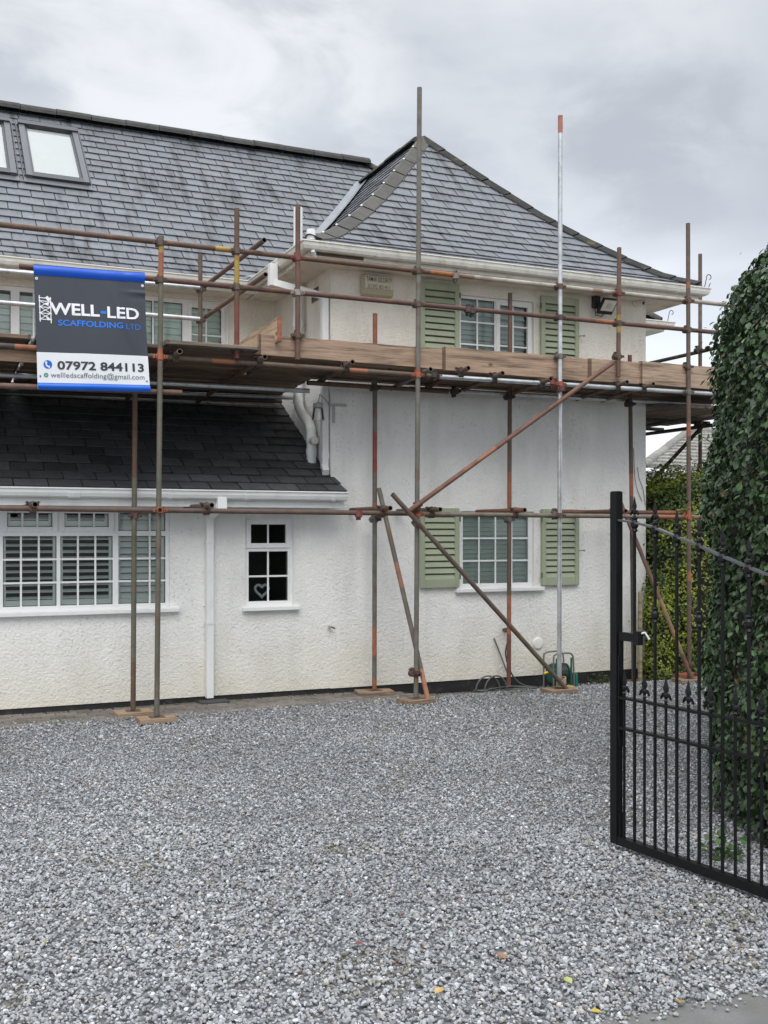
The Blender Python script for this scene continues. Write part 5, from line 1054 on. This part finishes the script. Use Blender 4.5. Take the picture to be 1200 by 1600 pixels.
gbar('rail', E0+Vector((0, 0, zbot)), E1+Vector((0, 0, zbot)), .022, .020, 'bottom rail'); gbar('rail', E0-gdir*.02+Vector((0, 0, zr1)), E1+Vector((0, 0, zr1)), .0065, .018); gbar('rail', E0-gdir*.02+Vector((0, 0, zr2)), E1+Vector((0, 0, zr2)), .0065, .018)
tops = [gp(x, y) for x, y in ((957, 811), (992, 816.5), (1022, 824), (1057, 838.5), (1092, 852), (1124, 867), (1160, 882), (1193, 896))]
def toprail_z(s_):
    for (p, a_), (q, b_) in zip(tops, tops[1:]):
        if s_ <= b_: return p.z+(q.z-p.z)*(s_-a_)/(b_-a_)
    (p, a_), (q, b_) = tops[-2:]; return q.z+(q.z-p.z)/(b_-a_)*(s_-b_)*.4
mb = MB(); N_ = 30; ss = [gs(963)+(GL-gs(963))*i/N_ for i in range(N_+1)]
for a_, b_ in zip(ss, ss[1:]):
    p, q = g0+gdir*a_, g0+gdir*(b_+.001); p.z = toprail_z(a_); q.z = toprail_z(b_); up = gn.cross((q-p).normalized()); mb.obox(p, q, gn*.014, up*.005)
mb.build('top_rail', M['rail_glare'], gate)
def spear(mb, c_, sc_=1.0):
    c_ = Vector(c_)
    def ring(z_, w_, t_): return [c_+gdir*w_*sc_+Vector((0, 0, z_*sc_)), c_+gn*t_*sc_+Vector((0, 0, z_*sc_)), c_-gdir*w_*sc_+Vector((0, 0, z_*sc_)), c_-gn*t_*sc_+Vector((0, 0, z_*sc_))]
    pr = [(0, .008, .008), (.006, .014, .014), (.014, .009, .009), (.022, .012, .012), (.03, .030, .014), (.042, .030, .013), (.05, .012, .011), (.062, .020, .011), (.075, .021, .011), (.10, .012, .008), (.135, .0015, .0015)]
    rs = [ring(*p) for p in pr]
    for a_, b_ in zip(rs, rs[1:]): mb.add(a_+b_, [(k, (k+1) % 4, 4+(k+1) % 4, 4+k) for k in range(4)])
    for s_ in (1, -1):      # downturned leaves
        mb.obox(c_+gdir*s_*.020*sc_+Vector((0, 0, .040*sc_)), c_+gdir*s_*.034*sc_+Vector((0, 0, .018*sc_)), gn*.007*sc_, Vector((0, 0, .006*sc_)))
def knop(mb, c_):
    mb.lathe(c_, [(.010, -.04), (.017, -.034), (.012, -.022), (.020, -.010), (.020, .010), (.012, .022), (.017, .034), (.010, .04)], 10)
longs = [991.5, 1023.5, 1057.5, 1092.5, 1129, 1170]; tips = [772, 781, 793, 804, 817, 843]; shorts = [975.4, 1007, 1040.5, 1075.5, 1110.5, 1149, 1190]
lS = [gs(x) for x in longs]; sS = [gs(x) for x in shorts]
step = (lS[-1]-lS[0])/5; lS += [lS[-1]+step*k for k in (1, 2, 3) if lS[-1]+step*k < GL-.06]; sS += [sS[-1]+step*k for k in (1, 2, 3) if sS[-1]+step*k < GL-.06]
for i, s_ in enumerate(lS):
    p = g0+gdir*s_; zt_ = toprail_z(s_)+.03; bar_ = gbar('bar', p+Vector((0, 0, zbot+.015)), p+Vector((0, 0, zt_)), .0060, .0060)
    mb = MB(); spear(mb, (p.x, p.y, zt_-.002), .80); mb.build('finial', M['iron'], bar_)
    if i % 2 == 1: mb = MB(); knop(mb, (p.x, p.y, gp(1022, 961)[0].z)); mb.build('collar', M['iron'], bar_)
    mb = MB(); knop(mb, (p.x, p.y, zt_-.04)); mb.build('collar', M['iron'], bar_)
for s_ in sS:
    p = g0+gdir*s_; zt_ = zr1+.022; bar_ = gbar('bar', p+Vector((0, 0, zbot+.015)), p+Vector((0, 0, zt_)), .0052, .0052); mb = MB(); spear(mb, (p.x, p.y, zt_-.002), .95); mb.build('finial', M['iron'], bar_)
mb = MB(); z_ = gp(980, 995)[0].z; a_ = st0+gdir*.03; s1 = gs(997); b_ = g0+gdir*s1
mb.obox(a_+Vector((0, 0, z_)), b_+Vector((0, 0, z_)), gn*.014, Vector((0, 0, .022))); mb.obox(b_+Vector((0, 0, z_-.035)), b_+Vector((0, 0, z_+.035)), gdir*.018, gn*.018); mb.build('latch', M['iron'], gate)
mb = MB(); mb.tube([b_+Vector((0, 0, z_+.02)), b_+gdir*.03+gn*.02+Vector((0, 0, z_+.03)), b_+gdir*.05+gn*.03+Vector((0, 0, z_-.005))], .006, 8, (.7, .7, .66)); mb.build('latch_handle', M['plastic'], gate)
gbar('stile', E1+Vector((0, 0, .03)), E1+Vector((0, 0, 1.75)), .025, .022)
mb = MB(); pp = E1+gdir*.11; mb.obox(pp+Vector((0, 0, -.1)), pp+Vector((0, 0, 1.95)), gdir*.05, gn*.05); mb.lathe((pp.x, pp.y, 1.95), [(.06, 0), (.06, .02), (.02, .03), (.05, .07), (.05, .11), (.01, .15)], 14)
tag(mb.build('gate_post', M['iron']), 'square black iron gate post hidden beside the hedge, outside the right edge', 'gate post')

# ================================================================ HEDGES
LEAF = np.array([(0, 0, 0), (.30, .28, .05), (.40, .58, .06), (.18, .86, .0), (0, 1.05, -.10), (-.18, .86, .0), (-.40, .58, .06), (-.30, .28, .05), (0, .5, -.03)])
LF = np.array([(8, 0, 1), (8, 1, 2), (8, 2, 3), (8, 3, 4), (8, 4, 5), (8, 5, 6), (8, 6, 7), (8, 7, 0)])
LEAF2 = np.array([(0, 0, 0), (.32, .5, .07), (0, 1, 0), (-.32, .5, .07)]); LF2 = np.array([(0, 1, 2), (0, 2, 3)])
def lump(Pt, amp, f):
    return amp*(np.sin(Pt[:, 0]*f+1.1*np.sin(Pt[:, 2]*f*.8))*np.sin(Pt[:, 1]*f*1.1+.7)+.6*np.sin(Pt[:, 2]*f*1.3+Pt[:, 0]*f*.6)+.5*np.sin(Pt[:, 1]*f*2.3+Pt[:, 2]*f*2.1)*np.sin(Pt[:, 0]*f*2.6))
def hedge_pts(n, a_, b_, h, ex, amp, f, rngs, top=1.0):
    """points on a clipped hedge: superellipsoid over the ground, local x across, y along"""
    # sample on a box surface then project
    u = rngs.uniform(-1, 1, (n, 3)); u[:, 2] = rngs.uniform(0, 1, n); area = np.array([b_*h, b_*h, a_*h, a_*h, a_*b_*2]); pick = rngs.choice(5, n, p=area/area.sum())
    u[pick == 0, 0] = -1; u[pick == 1, 0] = 1; u[pick == 2, 1] = -1; u[pick == 3, 1] = 1; u[pick == 4, 2] = 1
    z = u[:, 2]; zz = np.clip((z-.45)/.55, 0, 1); rr = (np.abs(u[:, 0])**ex+np.abs(u[:, 1])**ex+zz**ex)**(1/ex)
    Pt = np.stack([u[:, 0]/rr*a_, u[:, 1]/rr*b_, np.where(z > .45, (.45+.55*zz/rr), z)*h], 1)
    N_ = np.stack([np.sign(u[:, 0])*np.abs(u[:, 0]/rr)**(ex-1)/a_, np.sign(u[:, 1])*np.abs(u[:, 1]/rr)**(ex-1)/b_, (zz/rr)**(ex-1)/h], 1); N_ /= np.linalg.norm(N_, axis=1)[:, None]+1e-9
    Pt = Pt+N_*lump(Pt, amp, f)[:, None]; return Pt, N_
def foliage(name, parent, origin, ang, n, a_, b_, h, ex, amp, f, size, colf, seed, big=True, depth=.16, m_='leaf', stray=.02):
    rg = np.random.default_rng(seed); Pt, N_ = hedge_pts(n, a_, b_, h, ex, amp, f, rg)
    dep = np.abs(rg.normal(0, depth, n)); Pt = Pt-N_*dep[:, None]; st_ = rg.random(n) < stray; Pt[st_] += N_[st_]*rg.uniform(.03, .15, (st_.sum(), 1))
    # leaf frame: normal biased outward and up, tip hanging down and out
    nn = N_*1.0+rg.normal(0, .55, (n, 3))+np.array([0, 0, .35]); nn /= np.linalg.norm(nn, axis=1)[:, None]
    tp_ = np.array([0, 0, -1.0])*(1 if big else -.3)+rg.normal(0, .7, (n, 3)); tp_ -= nn*np.sum(tp_*nn, 1)[:, None]; tp_ /= np.linalg.norm(tp_, axis=1)[:, None]; sd = np.cross(tp_, nn)
    T, TF = (LEAF, LF) if big else (LEAF2, LF2); sz = size*rg.uniform(.65, 1.3, n)
    V = (sd[:, None]*T[None, :, 0, None]+tp_[:, None]*T[None, :, 1, None]+nn[:, None]*T[None, :, 2, None])*sz[:, None, None]+Pt[:, None]
    ca, sa = math.cos(ang), math.sin(ang); Rm = np.array([[ca, -sa, 0], [sa, ca, 0], [0, 0, 1]]); V = V.reshape(-1, 3) @ Rm.T+np.array(origin)
    Fc = (TF[None]+(np.arange(n)*len(T))[:, None, None]).reshape(-1, 3); c_ = colf(n, rg, Pt, dep); np_mesh(name, V, Fc, np.repeat(c_, len(T), axis=0), M[m_], parent)
def core(name, parent, origin, ang, a_, b_, h, ex, amp, f, inset, m_='twig_and_core'):  # opaque dark filling added inside the leaves to stop sight through them
    nu, nv_ = 64, 30; vs_ = []; a2, b2, h2 = a_-inset, b_-inset, h-inset
    for j in range(nv_+1):
        for i in range(nu):
            t_ = 2*math.pi*i/nu; cx_, cy_ = math.cos(t_), math.sin(t_)
            if j < 12: z, sc_ = .45*j/12, 1.0
            else: ph_ = (j-12)/(nv_-12)*math.pi/2; sc_ = max(math.cos(ph_), 1e-3)**(2/ex); z = .45+.55*math.sin(ph_)**(2/ex)
            k = (abs(cx_)**ex+abs(cy_)**ex)**(-1/ex); vs_.append((cx_*k*sc_*a2, cy_*k*sc_*b2, z*h2))
    Pt = np.array(vs_); nr = Pt*np.array([1, 1, .3]); nr /= np.linalg.norm(nr, axis=1)[:, None]+1e-6; Pt = Pt+nr*lump(Pt, amp, f)[:, None]
    ca, sa = math.cos(ang), math.sin(ang); Pt = Pt @ np.array([[ca, -sa, 0], [sa, ca, 0], [0, 0, 1]]).T+np.array(origin)
    mb = MB(); mb.add(Pt.tolist(), [(j*nu+i, j*nu+(i+1) % nu, (j+1)*nu+(i+1) % nu, (j+1)*nu+i) for j in range(nv_) for i in range(nu)], (1, 1, 1), True); mb.build(name, M[m_], parent)
def col_dark(n, rg, Pt, dep):
    k = rg.lognormal(0, .32, n)[:, None]; c_ = np.array([.036, .064, .024])*k; t_ = rg.random(n)
    c_[t_ < .16] = np.array([.050, .105, .030])*k[t_ < .16]; c_[t_ > .93] = np.array([.075, .13, .045])*k[t_ > .93]; c_[(t_ > .16) & (t_ < .3)] = np.array([.036, .060, .033])*k[(t_ > .16) & (t_ < .3)]; q_ = rg.random(n) < .012; c_[q_] = np.array([.13, .075, .03]); return c_
def col_lime(n, rg, Pt, dep):
    k = rg.lognormal(0, .3, n)[:, None]; m_ = np.clip(.5+.9*np.sin(Pt[:, 0]*5+2*np.sin(Pt[:, 2]*4))*np.sin(Pt[:, 2]*6+Pt[:, 1]*3), 0, 1)[:, None]
    return (np.array([.055, .095, .018])*(1-m_)+np.array([.20, .24, .026])*m_)*k
# near beech hedge, its near end by the gate hinge
ax = math.atan2(.318, 1.0); hd = CW(.318, 1.0).normalized(); ang = math.atan2(hd.y, hd.x)-math.pi/2
hc = CW(3.46, 7.25)
hedge1 = thing('hedge', 'tall dark green broad leaved hedge rising behind the open gate on the right', 'hedge', hc)
HA = dict(a_=1.15, b_=2.45, h=3.72, ex=3.2, amp=.05, f=4.2)
foliage('foliage', hedge1, hc, ang, 84000, **HA, size=.039, colf=col_dark, seed=1, depth=.07, stray=.008)
core('dark_core', hedge1, hc, ang, **HA, inset=.17)
# young shoots standing out of the top and face
rs = np.random.default_rng(21); shp, shn = hedge_pts(60, 1.15, 2.45, 3.72, 3.2, .05, 4.2, rs); tw = MB(); ca_, sa_ = math.cos(ang), math.sin(ang); LV = []; 
for p, n_ in zip(shp, shn):
    if p[2] < 2.2 and rs.random() < .7: continue
    L_ = rs.uniform(.04, .13); d_ = Vector(n_)*.7+Vector((rs.normal(0, .25), rs.normal(0, .25), .8)); d_.normalize(); p = Vector(p)-Vector(n_)*.08; pts = [p, p+d_*L_*.6, p+d_*(L_+.08)+Vector((0, 0, -.02))]
    tr_ = lambda q: Vector((q.x*ca_-q.y*sa_+hc.x, q.x*sa_+q.y*ca_+hc.y, q.z)); tw.tube([tr_(q) for q in pts], .0022, 4, (.07, .06, .03))
    for k in range(5):
        q = pts[0].lerp(pts[2], .35+.65*k/4); u_ = Vector(rs.normal(0, 1, 3)); u_.normalize(); v_ = u_.cross(Vector((0, 0, 1))).normalized(); w_ = u_.cross(v_); sz_ = .04*rs.uniform(.6, 1.1); LV.append([tuple(tr_(q+(v_*a_*1+u_*b_*1+w_*c_)*sz_)) for a_, b_, c_ in LEAF])
tw.build('twigs', M['twig_and_core'], hedge1); V = np.array(LV).reshape(-1, 3); nl = len(LV)
np_mesh('young_leaves', V, (LF[None]+(np.arange(nl)*9)[:, None, None]).reshape(-1, 3), np.repeat(np.array([.06, .12, .035])*rs.lognormal(0, .25, nl)[:, None], 9, axis=0), M['leaf'], hedge1)
# lime green hedge beyond the house corner
hc2 = Vector((9.45, 10.55, -.05)); hedge2 = thing('hedge', 'yellow green small leaved hedge beyond the right corner of the house', 'hedge', hc2)
HB = dict(a_=1.45, b_=.85, h=2.56, ex=4, amp=.05, f=5)
foliage('foliage', hedge2, hc2, 0.0, 34000, **HB, size=.042, colf=col_lime, seed=2, big=False, depth=.08)
core('dark_core', hedge2, hc2, 0.0, **HB, inset=.15)
# shrub at the house corner
hc3 = Vector((8.02, 9.98, -.05)); sh = thing('shrub', 'low bushy green shrub against the right corner of the white wall', 'shrub', hc3)
HC = dict(a_=.22, b_=.20, h=1.25, ex=2.4, amp=.04, f=9)
foliage('foliage', sh, hc3, 0.0, 3500, **HC, size=.04, colf=col_lime, seed=4, big=False, depth=.05); core('dark_core', sh, hc3, 0.0, **HC, inset=.1)
# weeds
def weed(name, label, c_, n, rad, h, size, seed, cat='weed', colf=None):
    rg = np.random.default_rng(seed); root = thing(name, label, cat, c_); r_ = rad*np.sqrt(rg.random(n)); t_ = rg.uniform(0, 6.28, n); Pt = np.stack([c_[0]+r_*np.cos(t_), c_[1]+r_*np.sin(t_), c_[2]+h*rg.random(n)*(1-.5*r_/rad)], 1)
    nn = rg.normal(0, .5, (n, 3))+np.array([0, 0, 1]); nn /= np.linalg.norm(nn, axis=1)[:, None]; tp_ = rg.normal(0, 1, (n, 3)); tp_ -= nn*np.sum(tp_*nn, 1)[:, None]; tp_ /= np.linalg.norm(tp_, axis=1)[:, None]; sd = np.cross(tp_, nn)
    V = (sd[:, None]*LEAF[None, :, 0, None]+tp_[:, None]*LEAF[None, :, 1, None]+nn[:, None]*LEAF[None, :, 2, None])*(size*rg.uniform(.5, 1.2, n))[:, None, None]+Pt[:, None]
    Fc = (LF[None]+(np.arange(n)*9)[:, None, None]).reshape(-1, 3); np_mesh('leaves', V.reshape(-1, 3), Fc, np.repeat(np.array([.05, .11, .02])*rg.lognormal(0, .3, n)[:, None], 9, axis=0), M['leaf'], root)
    mb = MB()
    for i in range(0, n, max(1, n//14)): mb.tube([c_, tuple(Pt[i])], .003, 5, (.06, .09, .03))
    mb.build('stems', M['plastic'], root)
weed('weed', 'small green weed in the gravel at the foot of the wall right of the hose', P(938, 1068, 10.15), 50, .16, .16, .035, 5)
weed('weed', 'leafy weed in the gravel seen through the lower gate bars', PG(1130, 1345), 60, .11, .20, .05, 6)
weed('weed', 'green weed under the gate finials at the far side of the driveway', Vector((8.35, 9.62, 0)), 70, .2, .2, .04, 8)
# timber edging in front of the far hedge
mb = MB(); mb.bbox((7.8, 9.45, -.08), (10.2, 9.50, .03), .006, (.30, .28, .24)); tag(mb.build('edging_board', M['timber']), 'low grey edging along the gravel in front of the yellow green hedge', 'edging')
mb = MB(); mb.bbox((8.0, 9.62, -.08), (8.28, 9.72, .06), .01, (.28, .09, .05)); tag(mb.build('brick', M['block']), 'single red brick by the edging at the right corner', 'brick')
mb = MB(); p_ = P(1001, 960, 9.85); mb.bbox((p_.x-.02, 9.84, -.1), (p_.x+.02, 9.88, 1.0), .005, (.33, .27, .18)); tag(mb.build('garden_stake', M['timber']), 'thin wooden stake by the right corner of the wall', 'stake')
# scattered debris between the chippings
n = 420; X = rng.uniform(-1.5, 8, n); Y = rng.uniform(2.5, 9.6, n); ok = in_view(X, Y, .4) & ~on_slab(X, Y, -.4); X, Y = X[ok], Y[ok]; n = len(X)
V = LEAF2[None]*rng.uniform(.008, .026, n)[:, None, None]; V = np.einsum('nij,nkj->nki', rot_mats(n, .35), V)+np.stack([X, Y, gh(X, Y)+.022], 1)[:, None, :]
np_mesh('leaf_litter', V.reshape(-1, 3), (LF2[None]+(np.arange(n)*4)[:, None, None]).reshape(-1, 3), np.repeat(np.array([.12, .075, .035])*rng.lognormal(0, .5, n)[:, None], 4, axis=0), M['leaf'], None, 'stuff')
# fallen leaves
for i, (px, py, c_) in enumerate(((893, 1547, (.34, .36, .12)), (942, 1592, (.42, .32, .06)), (1060, 1572, (.30, .20, .05)), (552, 1484, (.14, .05, .03)), (680, 1563, (.45, .30, .10)), (790, 1508, (.25, .12, .05)))):
    p_ = PG(px, py); mb = MB(); a0_ = i*1.3; vs_ = []
    for (u, v, h_) in LEAF: vs_.append((p_.x+.045*(u*math.cos(a0_)-v*math.sin(a0_)), p_.y+.045*(u*math.sin(a0_)+v*math.cos(a0_)), .024+.045*h_+.01*v))
    mb.add(vs_, [tuple(f_) for f_ in LF], c_)
    tag(mb.build('fallen_leaf', M['plastic']), ['yellow green leaf on the gravel below the gate stile', 'bright yellow leaf on the edge of the concrete', 'brown leaf on the gravel near the bottom right corner', 'dark red leaf in the middle of the gravel', 'tan leaf on the gravel at the bottom middle', 'brown leaf on the gravel right of the middle'][i], 'leaf', 'fallen leaves on the gravel')

# ================================================================ NEIGHBOUR
nb = thing('neighbour_house', 'neighbouring bungalow with pale tiled hipped roof beyond the hedge', 'house', CW(9, 25))
def cw(x, y, fwd): return CW((x-600)/F*fwd, fwd, H+(830-y)/F*fwd)
A1 = cw(1004, 727, 22); A2 = cw(1075, 673, 26); A3 = cw(1200, 671, 29); A4 = cw(1240, 742, 25)
mb = MB(); tc_ = (.27, .265, .24); nrow = 12
for i in range(nrow):
    t0, t1 = i/nrow, (i+1)/nrow; L0, R0, L1, R1 = A1.lerp(A2, t0), A4.lerp(A3, t0), A1.lerp(A2, t1), A4.lerp(A3, t1); nn = 26
    for j in range(nn):
        k = random.uniform(.75, 1.15); u0, u1 = (j+(.5 if i % 2 else 0))/nn, (j+.94+(.5 if i % 2 else 0))/nn; up = Vector((0, 0, .05)); u1 = min(u1, 1)
        if u0 >= u1: continue
        a_, b_, c_, d_ = L0.lerp(R0, u0), L0.lerp(R0, u1), L1.lerp(R1, u1), L1.lerp(R1, u0); mb.add([a_+up, b_+up, c_+up*.2, d_+up*.2, a_-up, b_-up], [(0, 1, 2, 3), (0, 4, 5, 1)], tuple(c*k for c in tc_))
back = cw(1004, 727, 30); mb.add([A1, A2, back], [(0, 1, 2)], tc_); mb.add([A1-Vector((0, 0, .03)), A4-Vector((0, 0, .03)), A3-Vector((0, 0, .03)), A2-Vector((0, 0, .03))], [(0, 1, 2, 3)], (.06, .06, .05))
nr_ = mb.build('roof', M['tile'], nb)
mb = MB(); ridge(mb, A1, A2, .11, .5, (.20, .195, .175)); ridge(mb, A2, A3, .11, .5, (.20, .195, .175)); mb.build('ridge', M['tile'], nr_)
mb = MB(); w0, w1 = A1.copy(), A4.copy(); w0.z = A1.z-.1; w1.z = A1.z-.1; mb.quad((w0.x, w0.y+.3, 0), (w1.x, w1.y+.3, 0), (w1.x, w1.y+.3, w1.z), (w0.x, w0.y+.3, w0.z)); mb.build('wall', M['render'], nb)
print('objects', len(bpy.data.objects))
